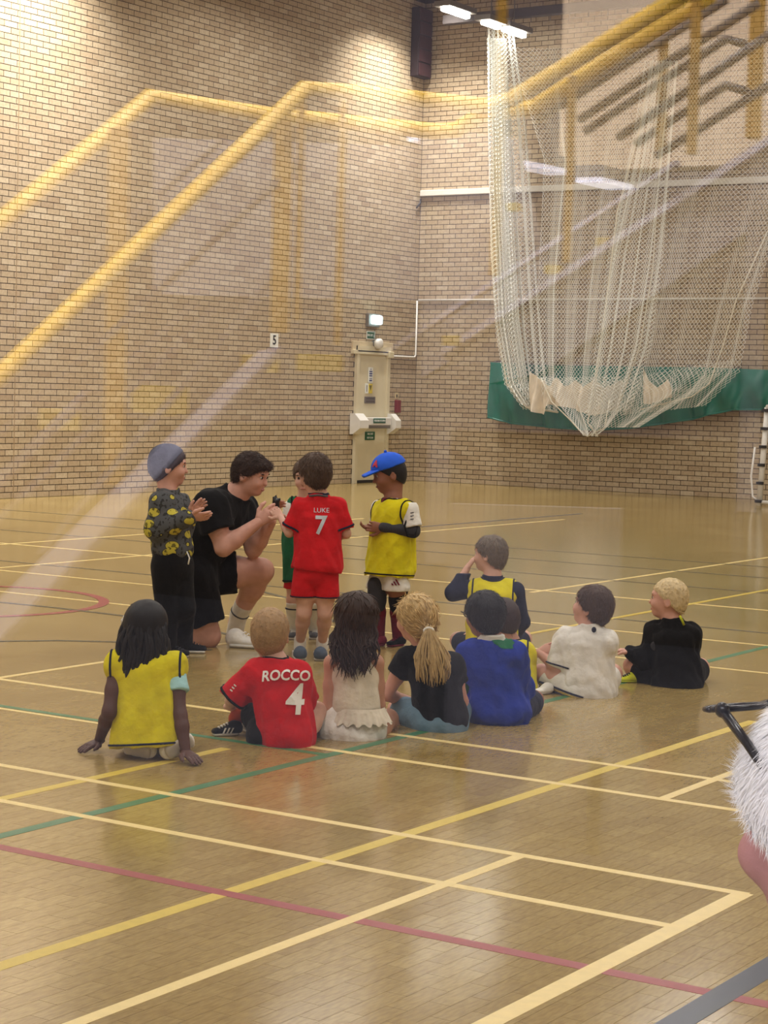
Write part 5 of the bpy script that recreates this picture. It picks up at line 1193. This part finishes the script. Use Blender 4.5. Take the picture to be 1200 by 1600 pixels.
# ---------------------------------------------------------------- standing boy, red number seven kit
def red_seven():
    P = Person('child in a red football kit numbered seven, standing with back to the viewer', (485, 1028)); q = P.q; b = P.body
    pel, ch, nk, hc = q(494, 898, .0), q(498, 828, 0), q(498, 776, 0), q(492, 740, .0)
    shl, shr = q(470, 793, 0), q(527, 791, 0); ax = head_axes(-28, -6)
    trunk(b, pel, ch, nk, shl, shr); neck_to(b, nk, hc, ax, 1.); Pf = head_prims(b, hc, ax, 1.04)
    el1, w1 = q(452, 832, .02), q(438, 808, .14); el2, w2 = q(541, 834, .02), q(516, 838, .17)
    arm(b, shl, el1, w1, .88); arm(b, shr, el2, w2, .88)
    a1, a2 = G(468, 1022)+UZ*.06+FH*.02, G(503, 1022)+UZ*.06+FH*.02
    leg(b, q(479, 905, 0), q(475, 958, .01), a1, .84); leg(b, q(508, 905, 0), q(508, 958, .01), a2, .84)
    P.hands += [hand_vf(w1, -RH*.5+FH*.6+UZ*.5, RH*.2-UZ*.3+FH*.2, 1, .6, 1.), hand_vf(w2, -RH+FH*.4, -FH, 1, .6, 1.)]
    P.finish(FAIR)
    s = S(); s.torso(q(496, 884, .0), q(498, 812, 0), .132, .112, .116, .085, shr-shl, .03); s.cone(shl, shr, .046, .046, .04); s.sleeve(shl, shl+(el1-shl)*.8, .043, .047, .02); s.sleeve(shr, shr+(el2-shr)*.8, .043, .047, .02); s.cone(nk-UZ*.03, nk+UZ*.01, .06, .052, .02); s.cut(nk+UZ*.011, UZ)
    s.cut(q(496, 890, 0), -UZ-RH*.08)
    VF, o = P.part('football_shirt', s, C_RED, .0058, .0065, 75, 5)
    for sh, el in ((shl, el1), (shr, el2)): piping(VF, sh+(el-sh)*.76, el-sh, .006, C_NAVY, o, region=lambda p, e=el: np.linalg.norm(p-e) < .09, name='cuff')
    drop_ring(VF, nk, UZ, RH, FH, .048, .046, .010, C_NAVY, o, 'collar')
    decal('LUKE', .034, VF, q(502, 798, -.1), RH, UZ, M_PRINTG, o, sx=1.05); decal('7', .135, VF, q(501, 822, -.1), RH, UZ, M_PRINTG, o, 'numeral', bold=.003, sx=.95)
    s = S(); s.torso(q(494, 896, 0), q(494, 884, 0), .108, .088, .105, .085, shr-shl, .02); s.cone(q(479, 896, 0), q(474, 930, 0), .066, .064, .012); s.cone(q(509, 896, 0), q(511, 930, 0), .066, .064, .012); s.cut(q(494, 933, 0), -UZ)
    VF, o = P.part('red_shorts', s, C_RED, .0065, .005, 30, 4); piping(VF, q(494, 932, 0), UZ, .004, C_NAVY, o, name='hem')
    for a_, h0, t0 in ((a1, G(470, 1033), G(456, 1012)), (a2, G(500, 1034), G(505, 1010))):
        s = S(); s.cone(a_-UZ*.03, a_+UZ*.015, .034, .033, .01); P.part('sock', s, C_WHT, .006)
        d = nrm(t0-h0); shoe(P.root, h0, h0+d*.175, UZ, C_DENIM if False else cloth('slate', (72, 82, 96)), M_RUB, m_lace=C_LIME, stripes=M_PRINT)
    VF = hair_cap(hc, ax, 1.02, .011, (.088, .045), (-.06, -.088), wob=.0014, freq=120, seed=6); ho = smooth_obj('hair', VF, H_BRN, P.root); tufts(VF, ax, hc, H_BRN, ho, 2600, .03, .0010, .28, seed=8, jit=.2)
    MB().tube([nk-FH*.05+UZ*.005-RH*.05, nk-FH*.062+UZ*.012, nk-FH*.05+UZ*.005+RH*.05], .006, 6).build('lanyard', C_GREY, P.root, True)
    face_parts(P.root, Pf, ax, 1.04, H_BRN)
red_seven()

# ---------------------------------------------------------------- child in green bib behind
def green_child():
    P = Person('child in a green bib and white socks, standing hidden behind the number seven', (476, 1001)); q = P.q; b = P.body
    pel, ch, nk, hc = q(478, 880, 0), q(476, 822, 0), q(478, 778, 0), q(480, 745, 0)
    shl, shr = q(456, 794, 0), q(500, 794, 0); ax = head_axes(195, -8)
    trunk(b, pel, ch, nk, shl, shr, .95); neck_to(b, nk, hc, ax, 1.); Pf = head_prims(b, hc, ax, 1.)
    el1, w1 = q(452, 832, -.02), q(448, 812, -.14); el2, w2 = q(506, 836, -.02), q(490, 830, -.15)
    arm(b, shl, el1, w1, .92); arm(b, shr, el2, w2, .92)
    a1, a2 = G(459, 996)+UZ*.06, G(491, 996)+UZ*.06
    leg(b, q(466, 888, 0), q(460, 938, 0), a1, .95); leg(b, q(490, 888, 0), q(491, 938, 0), a2, .95)
    P.hands += [hand_vf(w1, -RH*.4-FH*.5+UZ*.4, -UZ, 1, .5, .95), hand_vf(w2, -RH-FH*.3, -UZ, -1, .5, .95)]
    P.finish(FAIR)
    s = S(); s.torso(q(477, 870, 0), q(476, 812, 0), .11, .085, .108, .078, shr-shl, .02); s.cone(shl, shr, .042, .042, .03); s.sleeve(shl, shl+(el1-shl)*0.81, .045, .048, .02); s.sleeve(shr, shr+(el2-shr)*0.81, .045, .048, .02); s.cut(nk, UZ); P.part('white_shirt', s, C_WHT, .0065, .003, 40, 2)
    tabard(P, 'bib', q(477, 908, 0), q(476, 815, 0), (.125, .10, .12, .088), q(462, 790, 0), q(494, 790, 0), .046, C_GRN, C_BLK, q(478, 778, 0), .055, seed=2)
    s = S(); s.cone(q(466, 890, 0), q(461, 918, 0), .068, .066, .03); s.cone(q(490, 890, 0), q(491, 918, 0), .068, .066, .03); s.cut(q(478, 920, 0), -UZ); P.part('red_shorts', s, C_RED, .007)
    for kn, a_, t0 in ((q(460, 938, 0), a1, G(456, 1006)), (q(491, 938, 0), a2, G(492, 1006))):
        s = S(); s.path([kn-UZ*.01, kn+(a_-kn)*.35, a_-UZ*.03], [.047, .046, .033], .01); s.cut(kn-UZ*.01, UZ); VF, o = P.part('sock', s, C_WHT, .006); piping(VF, kn-UZ*.05, UZ, .005, C_NAVY, o, name='sock_band')
        h0 = a_*np.array([1, 1, 0])+FH*.04; d = nrm(t0-h0); shoe(P.root, h0, h0+d*.17, UZ, C_GREY, M_RUB, m_lace=M_RUB)
    VF = hair_cap(hc, ax, 1., .013, (.088, .05), (-.06, -.08), seed=5); ho = smooth_obj('hair', VF, H_BRN, P.root); tufts(VF, ax, hc, H_BRN, ho, 400, .025, seed=1)
    face_parts(P.root, Pf, ax, 1., H_BRN)
green_child()

# ---------------------------------------------------------------- boy in blue cap and yellow bib
def cap_boy():
    P = Person('child in a bright blue baseball cap and long yellow bib, standing and facing left', (606, 1012)); q = P.q; b = P.body
    pel, ch, nk, hc = q(607, 886, 0), q(614, 826, 0), q(614, 780, .0), q(608, 740, -.0)
    shn, shf = q(640, 796, -.08), q(594, 794, .07); ax = head_axes(-100, -14)
    trunk(b, pel, ch, nk, shf, shn, 1.0); neck_to(b, nk, hc, ax, 1.02); Pf = head_prims(b, hc, ax, 1.04)
    el1, w1 = q(646, 830, -.10), q(598, 824, -.11); el2, w2 = q(590, 830, .10), q(584, 822, -.02)
    arm(b, shn, el1, w1, 1.0); arm(b, shf, el2, w2, 1.0)
    a1, a2 = G(592, 1008)+UZ*.06, G(622, 1008)+UZ*.06
    k1, k2 = q(589, 938, .02), q(622, 938, -.02)
    leg(b, q(596, 896, .05), k1, a1, .95); leg(b, q(618, 896, -.05), k2, a2, .95)
    P.hands += [hand_vf(w1, -RH*.95+UZ*.05, FH*.8, 1, .75, 1.05), hand_vf(w2, -RH*.6-FH*.4-UZ*.1, -FH*.3+UZ, -1, .75, 1.05)]
    P.finish(MED)
    s = S(); s.torso(q(610, 870, 0), q(614, 812, 0), .112, .09, .112, .08, shn-shf, .02); s.cone(shf, shn, .045, .045, .03); s.sleeve(shn, shn+(el1-shn)*.82, .048, .054, .02); s.sleeve(shf, shf+(el2-shf)*0.86, .046, .05, .02); s.cut(nk-UZ*.012, UZ); VF, o = P.part('white_tshirt', s, C_WHT, .006, .003, 40, 2)
    for k in range(3): decal('-', .05, VF, q(644, 801+5*k, -.2), nrm(RH+UZ*.2), UZ, C_NAVY, o, 'sleeve_mark', sx=1.6)
    s = S(); s.cone(nk-UZ*.04-RH*.01, nk+UZ*.004, .062, .054, .02); s.cut(nk+UZ*.008, UZ); P.part('red_collar', s, C_MAROON, .006)
    s = S(); s.path([el1+(shn-el1)*.06, el1, w1], [.040, .037, .027], .01); P.part('arm_sleeve', s, C_DGREY, .006)
    hem = nrm(-UZ-RH*.0); sd = nrm(shn-shf)
    tabard(P, 'bib', q(608, 898, 0), q(613, 812, 0), (.142, .125, .125, .105), q(600, 794, .06), q(634, 796, -.07), .05, C_YEL, C_BLK, q(613, 780, -.0), .060, seed=7, wob=.009)
    s = S(); s.torso(q(634, 888, -.02), q(636, 832, -.02), .055, .05, .05, .05, RH, .02); s.cut(q(636, 906, 0), -UZ+RH*-.5); VF, o = P.part('bib_back_flap', s, C_YEL, .006, .004, 30, 2); piping(VF, q(636, 904, 0), -UZ-RH*.5, .004, C_BLK, o)
    MB().tube([q(640, 800, -.12), q(632, 822, -.14), q(637, 838, -.15), q(648, 840, -.14), q(653, 815, -.12), q(650, 790, -.1), q(640, 790, -.1)], .0055, 6).build('armhole_loop', C_BLK, P.root, True)
    s = S(); s.cone(q(598, 900, .045), q(592, 918, .045), .068, .072, .03); s.cone(q(616, 900, -.045), q(620, 918, -.045), .068, .074, .03); s.cut(q(606, 921, 0), -UZ); VF, o = P.part('white_shorts', s, C_WHT, .0065, .003, 40, 2)
    for k in range(3):
        mb = MB(); c = q(613+4*k, 913-0*k, -.122); mb.obox(c+UZ*.006*k, nrm(UZ*.8+RH*-.5)*(.006+.006*k), RH*.0045, FH*.004); mb.build('logo_bar', C_MAROON, o)
    for kn, a_ in ((k1, a1), (k2, a2)):
        s = S(); s.path([kn+UZ*.085, kn, kn-UZ*.03], [.056, .052, .048], .01); P.part('knee_sleeve', s, C_DGREY if kn is k1 else C_BLK, .006)
        s = S(); s.path([kn-UZ*.02, kn+(a_-kn)*.35, a_-UZ*.03], [.047, .046, .032], .01); P.part('football_sock', s, C_MAROON, .006)
        h0 = a_*np.array([1, 1, 0])+RH*.035; shoe(P.root, h0, h0-RH*.10-FH*.10, UZ, C_BLK if kn is k2 else C_MAROON, C_MAROON, m_lace=C_MAROON)
    s = S(); f, l, u = ax; A = np.array([f, l, u]); s.ell(Pf(-.006, 0, .034), np.array([.106, .089, .092])*.96, A, .0); s.cut(Pf(.05, 0, .034), -u+f*-.10)
    VF, o = P.part('baseball_cap', s, mat('cap_blue', (20, 88, 214), .7, .08, 20, .2, 200, .3), .0055, .001, 40, 1)
    br = S(); br.torso(Pf(.07, 0, .036), Pf(.15, 0, .020), .07, .012, .052, .010, l, .01); VB = br.mesh(.005); smooth_obj('brim', VB, MATS['cap_blue'], o)
    ob = nrm(f*.8-FH*.6); decal('A', .045, VF, Pf(.0, 0, .078)+ob*.1, np.cross(UZ, ob), UZ, mat('cap_red_badge', (190, 40, 60), .6), o, 'cap_badge', bold=.004)
    obj('cap_button', *ball(Pf(-.006, 0, .132), np.array([.009]*3), (f, l, u)), MATS['cap_blue'], o, True)
    VF = hair_cap(hc, ax, 1.04, .004, (.06, .03), (-.06, -.07), seed=5); ho = smooth_obj('hair', VF, H_BLK, P.root)
    lanyard(P, nk+UZ*.006, nrm(np.cross(UZ, -RH)), -RH, q(596, 824, -.07), C_WHT)
    face_parts(P.root, Pf, ax, 1.04, H_BLK, M_LIPD)
cap_boy()

# ---------------------------------------------------------------- boy in grey patterned sweatshirt, grey hat
def hat_boy():
    P = Person('child in a grey beanie and grey sweatshirt with yellow oval patches, standing and facing right', (272, 1028)); q = P.q; b = P.body
    pel, ch, nk, hc = q(270, 880, 0), q(266, 812, 0), q(262, 768, 0), q(264, 728, 0)
    shn, shf = q(252, 786, -.08), q(280, 788, .07); ax = head_axes(82, -2)
    trunk(b, pel, ch, nk, shn, shf); neck_to(b, nk, hc, ax, 1.); Pf = head_prims(b, hc, ax, 1.05)
    el1, w1 = q(246, 826, -.10), q(297, 808, -.13); el2, w2 = q(276, 832, .10), q(300, 806, .0)
    arm(b, shn, el1, w1, 1.); arm(b, shf, el2, w2, 1.)
    a1, a2 = G(262, 1026)+UZ*.06-FH*.0, G(288, 1020)+UZ*.06
    k1, k2 = q(260, 952, -.02), q(286, 950, .03)
    leg(b, q(260, 890, -.04), k1, a1, .85); leg(b, q(280, 890, .04), k2, a2, .85)
    P.hands += [hand_vf(w1, RH*.97+UZ*.05, UZ*.5+FH*.5, 1, .25, 1.12, .4), hand_vf(w2, RH*.55+UZ*.8, -FH*.4+RH*.4, -1, .3, 1.12, .5)]
    P.finish(FAIR2)
    # sweatshirt with scattered yellow ovals
    m = bpy.data.materials.new('cloth_grey_yellow_ovals'); m.use_nodes = True; nt = m.node_tree; bs = nt.nodes['Principled BSDF']; bs.inputs['Roughness'].default_value = .85
    tc = nt.nodes.new('ShaderNodeTexCoord'); mp = nt.nodes.new('ShaderNodeMapping'); mp.inputs['Scale'].default_value = (11, 11, 17); vo = nt.nodes.new('ShaderNodeTexVoronoi'); vo.inputs['Scale'].default_value = 1; vo.inputs['Randomness'].default_value = .55
    nz = nt.nodes.new('ShaderNodeTexNoise'); nz.inputs['Scale'].default_value = 45; nz.inputs['Detail'].default_value = 1
    nt.links.new(tc.outputs['Object'], mp.inputs[0]); nt.links.new(mp.outputs[0], vo.inputs['Vector']); nt.links.new(tc.outputs['Object'], nz.inputs['Vector'])
    r = nt.nodes.new('ShaderNodeValToRGB'); r.color_ramp.interpolation = 'CONSTANT'; e = r.color_ramp.elements; e[0].position = 0; e[0].color = (*lin((190, 178, 60)), 1); e[1].position = .42; e[1].color = (*lin((74, 76, 78)), 1); k = e.new(.38); k.color = (*lin((40, 40, 40)), 1)
    nt.links.new(vo.outputs['Distance'], r.inputs[0])
    r2 = nt.nodes.new('ShaderNodeValToRGB'); r2.color_ramp.interpolation = 'CONSTANT'; r2.color_ramp.elements[0].color = (1, 1, 1, 1); r2.color_ramp.elements[1].position = .58; r2.color_ramp.elements[1].color = (.25, .25, .22, 1); nt.links.new(nz.outputs['Fac'], r2.inputs[0])
    mx = nt.nodes.new('ShaderNodeMix'); mx.data_type = 'RGBA'; mx.blend_type = 'MULTIPLY'; mx.inputs[0].default_value = 1; nt.links.new(r.outputs[0], mx.inputs[6]); nt.links.new(r2.outputs[0], mx.inputs[7]); nt.links.new(mx.outputs[2], bs.inputs['Base Color'])
    s = S(); s.torso(q(269, 856, 0), q(265, 806, 0), .115, .098, .108, .086, shf-shn, .03); s.cone(shn, shf, .05, .05, .04); s.path([shn, el1, el1+(w1-el1)*.92], [.056, .058, .040], .03); s.path([shf, el2, el2+(w2-el2)*.9], [.054, .054, .038], .03); s.cone(nk-UZ*.03, nk+UZ*.01, .062, .055, .02); s.cut(nk+UZ*.012, UZ); s.cut(q(268, 869, 0), -UZ-RH*.1)
    P.part('sweatshirt', s, m, .0058, .008, 75, 2)
    s = S(); s.cone(q(260, 884, -.04), k1, .074, .056, .03); s.cone(k1, a1-UZ*.02, .056, .044, .03); s.cone(q(280, 884, .04), k2, .074, .056, .03); s.cone(k2, a2-UZ*.02, .056, .044, .03); s.torso(q(268, 884, 0), q(268, 862, 0), .105, .092, .102, .092, shf-shn, .03)
    VF, o = P.part('black_trousers', s, C_BLK, .0065, .006, 36, 4)
    MB().tube([q(292, 862, -.06), q(296, 872, -.08), q(294, 882, -.08)], .004, 5).build('drawstring', C_WHT, o, True)
    for a_, d in ((a1, nrm(RH-FH*.25)), (a2, nrm(RH+FH*.1))):
        h0 = a_*np.array([1, 1, 0])-d*.045; shoe(P.root, h0, h0+d*.18, UZ, C_BLK, M_RUB, m_lace=C_DGREY)
    f, l, u = ax
    s = S(); A = np.array([f, l, u]); s.ell(Pf(-.012, 0, .030), np.array([.104, .088, .093])*.96, A, .02); s.ell(Pf(-.05, 0, -.02), np.array([.062, .072, .062])*.96, A, .03); n2 = nrm([.75, -.65]); s.cut(Pf(.030, 0, .035), f*.80-u*.60)
    P.part('beanie', s, cloth('slate_beanie', (70, 73, 88)), .006, .002, 40, 2)
    VF = hair_cap(hc, ax, 1.05, .008, (.086, .05), (-.05, -.085), seed=5); ho = smooth_obj('hair', VF, H_DKB, P.root); tufts(VF, ax, hc, H_DKB, ho, 500, .018, seed=2, down=.7)
    lanyard(P, nk+UZ*.01, nrm(np.cross(UZ, RH)), RH, q(286, 836, -.04), cloth('silver_ribbon', (168, 170, 176)))
    face_parts(P.root, Pf, ax, 1.05, H_DKB)
hat_boy()

# ---------------------------------------------------------------- kneeling coach
def coach():
    P = Person('kneeling man in black t-shirt and shorts with white socks and trainers', (318, 1014), dd=.05); q = P.q; b = P.body
    pel, ch, nk, hc = q(302, 886, .10), q(338, 808, .08), q(370, 772, .06), q(392, 741, .02)
    shn, shf = q(330, 792, -.10), q(376, 796, .22); ax = head_axes(112, -14)
    sd = shf-shn
    b.torso(pel, ch, .165, .125, .185, .125, sd, .05); b.cone(ch, nk, .12, .066, .05); b.cone(shn, shf, .068, .066, .05)
    b.cone(nk, hc+(-ax[0]*.02-ax[2]*.05), .064, .060, .03); Pf = head_prims(b, hc, ax, 1.14, jaw=1.05)
    el1, w1 = q(349, 856, -.12), q(404, 816, -.06); el2, w2 = q(396, 858, .16), q(424, 815, .06)
    for sh, el, wr_ in ((shn, el1, w1), (shf, el2, w2)): b.path([sh, sh+(el-sh)*.5, el, el+(wr_-el)*.3, wr_], [.060, .056, .046, .047, .029], .02)
    kr = G(324, 1010)+UZ*.06; hn = q(298, 900, .0); hf = q(316, 896, .18); ar = G(206, 1008)+UZ*.06+FH*.05
    kl = q(408, 892, .22); al = G(366, 998)+UZ*.09+FH*.02
    b.path([hn, hn+(kr-hn)*.5, kr, kr+(ar-kr)*.35, ar], [.112, .094, .068, .062, .042], .03); b.path([hf, hf+(kl-hf)*.5, kl, kl+(al-kl)*.32, al], [.112, .092, .068, .064, .042], .03)
    P.hands += [hand_vf(w1, RH*.75+UZ*.6, FH*.8+RH*.2, 1, .75, 1.45), hand_vf(w2, RH*.25+UZ*.95, -FH*.3+RH*.6, -1, .7, 1.45)]
    P.finish(FAIR2, .009)
    s = S(); s.torso(q(298, 884, .10), q(340, 806, .08), .178, .14, .195, .14, sd, .05); s.cone(shn, shf, .086, .084, .05); s.sleeve(shn, shn+(el1-shn)*.55, .084, .088, .04); s.sleeve(shf, shf+(el2-shf)*.58, .082, .086, .04); s.cone(nk-nrm(hc-nk)*.06, nk+nrm(hc-nk)*.004, .095, .076, .03); s.cut(nk+nrm(hc-nk)*.008, hc-nk)
    VF, o = P.part('black_tshirt', s, C_BLK, .0075, .009, 50, 3)
    obj('chest_logo', *ball(q(362, 810, -.095), np.array([.010, .004, .005]), (RH, FH, UZ)), C_GREY, o, True)
    s = S(); s.sleeve(hn, hn+(kr-hn)*.76, .135, .112, .04); s.sleeve(hf, hf+(kl-hf)*.56, .13, .112, .04); s.torso(q(296, 894, .1), q(306, 872, .1), .175, .145, .17, .14, sd, .04)
    P.part('black_shorts', s, C_BLK, .0075, .008, 50, 5)
    s = S(); s.path([al+(kl-al)*.34, al+(kl-al)*.15, al-UZ*.06], [.055, .05, .048], .01); VF, o = P.part('sock', s, C_WHT, .007); piping(VF, al+(kl-al)*.2, kl-al, .005, C_GREY, o, name='sock_band')
    h0 = G(352, 1010); shoe(P.root, h0, h0+RH*.235-FH*.06, UZ, C_WHT, M_RUB, m_lace=M_PRINT)
    s = S(); s.cone(ar+(kr-ar)*.28, ar, .052, .048, .01); P.part('sock', s, C_WHT, .007)
    shoe(P.root, G(184, 1000)+UZ*.20-RH*.02+FH*.05, G(196, 1006)+UZ*.03+FH*.05, -RH*1.0-UZ*.1, C_WHT, M_RUBD) if False else shoe(P.root, ar+UZ*.10-RH*.07, ar-UZ*.07-RH*.06+FH*.0, RH, C_WHT, M_RUBD)
    VF = hair_cap(hc, ax, 1.12, .008, (.090, .052), (-.05, -.055), wob=.0008, freq=90, seed=6, extra=lambda s, p, A: s.ell(p(.064, 0, .062), np.array([.034, .070, .030]), A, .02)); ho = smooth_obj('hair', VF, H_DKB, P.root); tufts(VF, ax, hc, H_DKB, ho, 2860, .034, .0010, .28, seed=8, jit=.25, whorl=lambda p, n: (p-(hc-ax[0]*.06+ax[2]*.13)))
    face_parts(P.root, Pf, ax, 1.14, H_DKB, open_mouth=True)
    # little black figure he holds
    c = q(431, 786, -.0); t = empty('small_trophy', c-UZ*.03, 'small black figure-shaped object held in the kneeling man\'s hands', 'trophy')
    s = S(); s.cone(c-UZ*.025, c+UZ*.01, .022, .018, .01); s.cone(c+UZ*.0, c+UZ*.03-RH*.012, .014, .007, .006); s.cone(c+UZ*.0, c+UZ*.022+RH*.02, .012, .007, .006); s.cone(c+UZ*.005, c+UZ*.04, .010, .005, .006)
    smooth_obj('figure', s.mesh(.004), mat('gloss_black', (18, 18, 20), .3, .1, 30), t)
    MB().tube([c-UZ*.035, c-UZ*.022], [.024, .022], 12).build('base', mat('dull_gold', (120, 96, 40), .4, .1, 30, metal=.6), t, True)
coach()

# ---------------------------------------------------------------- white-haired man close to the glass
def grandad():
    d = 2.1; c = PD(1318, 1286, d); t = empty('person', (c[0], c[1], 0), 'white-haired man close to the window with dark glasses pushed up on the head', 'person')
    ax = head_axes(-35, -6); f, l, u = ax; b = S(); sc = 1.22
    P = head_prims(b, c, ax, sc); nk = c-UZ*.20-f*.035; b.cone(nk+UZ*.02, c-u*.07-f*.025, .066, .066, .04)
    ch = c-UZ*.40-f*.04; pel = c-UZ*.66-f*.05; shl, shr = c-UZ*.31+l*.17-f*.06, c-UZ*.31-l*.17-f*.06
    b.torso(pel, ch, .17, .13, .18, .125, l, .05); b.cone(ch, nk, .11, .07, .05); b.cone(shl, shr, .065, .065, .05)
    zs = pel[2]-.13
    for sd_, sh in ((1, shl), (-1, shr)):
        el = sh-UZ*.27+l*sd_*.06; wr_ = el+f*.2-UZ*.06-l*sd_*.06; b.path([sh, el, wr_], [.056, .045, .03], .02)
        hp = pel+l*sd_*.10; kn = hp+f*.42; an = np.array([kn[0]+f[0]*.05, kn[1]+f[1]*.05, .09]); b.path([hp, kn, an], [.10, .07, .045], .03)
        shoe(t, np.array([an[0], an[1], 0])-nrm(f*[1, 1, 0])*.06, np.array([an[0], an[1], 0])+nrm(f*[1, 1, 0])*.20, UZ, C_BLK, M_RUBD)
    VF = b.mesh(.0085); hv = S(); head_prims(hv, c, ax, sc); hv.cone(nk+UZ*.03, c-u*.07-f*.025, .066, .066, .04); hv = hv.mesh(.004)
    hands = [hand_vf(sh-UZ*.33+l*0+f*.2, f-UZ*.2, -UZ, s_, .3, 1.4) for s_, sh in ((1, shl), (-1, shr))]
    smooth_obj('body', join(VF, hv, *hands), skin('ruddy', (176, 124, 122)), t)
    s = S(); s.torso(pel-UZ*.05, ch, .19, .15, .195, .145, l, .05); s.cone(shl, shr, .082, .082, .05); s.cone(ch, nk-UZ*.01, .12, .085, .04); s.cut(nk+UZ*.0, UZ)
    for sd_, sh in ((1, shl), (-1, shr)): s.cone(sh, sh-UZ*.27+l*sd_*.06, .078, .066, .04)
    smooth_obj('jumper', s.mesh(.009, .006, 24, 2), C_NAVY, t)
    s = S(); s.torso(pel-UZ*.06, pel+UZ*.02, .185, .15, .18, .15, l, .04)
    for sd_ in (1, -1):
        hp = pel+l*sd_*.10; kn = hp+f*.42; s.path([hp, kn, np.array([kn[0]+f[0]*.05, kn[1]+f[1]*.05, .10])], [.118, .085, .065], .03)
    smooth_obj('trousers', s.mesh(.009, .005, 24, 3), C_DGREY, t)
    M_WH = mat('hair_white', (250, 250, 252), .8, .04, 60, spec=.2); M_WH.node_tree.nodes['Principled BSDF'].inputs['Roughness'].default_value = .8
    VH = hair_cap(c, ax, sc, .012, (.088, .058), (-.05, -.075), wob=.002, freq=160, seed=3, h=.005, extra=lambda s, p, A: s.cone(p(.024, .072, .02), p(.018, .071, -.030), .013, .006, .01))
    ho = smooth_obj('hair', VH, M_WH, t)
    V, F = VH; N = vnormals(V, F); r_ = np.random.default_rng(4); vv = []; ff = []; crown = c-f*.07+u*.13
    side = np.argwhere(((V-c)@l > .0) | ((V-c)@RH < .02))[:, 0]
    for i in r_.choice(side, 15000):
        p, n = V[i]+r_.normal(size=3)*.002, N[i]; low = np.clip((.03-(p-c)@u)/.08, 0, 1)
        g = nrm(p-crown)*(1-low)+(-u*1.0-f*.15)*low; g = g+r_.normal(size=3)*.16; g = nrm(g-n*(g@n)); L = r_.uniform(.016, .034); dd = nrm(g+n*.09)
        p1 = p+dd*L*.5; p2 = p1+nrm(g+n*.05)*L*.5; sd_ = nrm(np.cross(g, n)); w_ = .00036; k = len(vv)
        vv += [p-sd_*w_, p+sd_*w_, p1-sd_*w_, p1+sd_*w_, p2]; ff += [(k, k+1, k+3, k+2), (k+2, k+3, k+4)]
    o = obj('hair_strands', vv, ff, M_WH, ho); o['kind'] = 'stuff'
    # sideburn strands
    g = MB(); G_BLK = mat('glasses_frame', (22, 20, 26), .25, .05, 30)
    hinge = P(.070, .074, .102); hr = P(.070, -.074, .102); tip = P(-.03, .088, .012); tipr = P(-.03, -.088, .012)
    gl_ = empty('eyeglasses', hinge, 'black framed glasses resting on top of the white hair', 'glasses')
    for a_, e in ((hinge, tip), (hr, tipr)): MB().tube([a_, a_+(e-a_)*.35+u*.004, a_+(e-a_)*.8, e, e-u*.03-f*.01], [.0058, .0052, .0036, .0032, .003], 8).build('temple', G_BLK, gl_, True)
    vd = nrm(c+u*.12-CAM); fu = nrm(vd-l*(vd@l)+UZ*.05)
    for s_ in (1, -1):
        cc = P(.072, s_*.037, .102)+fu*.022
        MB().tube([cc+l*(.031*math.cos(a))*sc+fu*(.024*math.sin(a))*sc for a in np.linspace(0, 2*math.pi, 30)], .0035, 8).build('rim', G_BLK, gl_, True)
        lens = mat('dark_lens', (60, 60, 64), .1, .02, 10); obj('lens', *ball(cc, np.array([.030*sc, .0015, .023*sc]), (l, np.cross(l, fu), fu), 18), lens, gl_, True)
    MB().tube([P(.076, -.008, .104), P(.08, 0, .108), P(.076, .008, .104)], .003, 8).build('bridge', G_BLK, gl_, True)
    obj('hinge_block', *ball(hinge, np.array([.010, .007, .009]), (f, l, u)), G_BLK, gl_, True)
    face_parts(t, P, ax, sc, M_WH)
    bc = pel-UZ*(.225); bn = empty('gym_bench', (bc[0], bc[1], 0), 'low wooden gym bench under the white-haired man', 'bench'); top = bc[2]
    MB().box((bc[0]-1.2, bc[1]-.14, top-.045), (bc[0]+1.2, bc[1]+.14, top), .008).build('seat_plank', mat('bench_wood', (168, 118, 66), .4, .12, 8), bn)
    for dx in (-.95, .95): MB().box((bc[0]+dx-.03, bc[1]-.13, 0), (bc[0]+dx+.03, bc[1]+.13, top-.045), .005).build('leg', mat('bench_wood', (168, 118, 66)), bn)
HSC[0] = 1.
grandad()
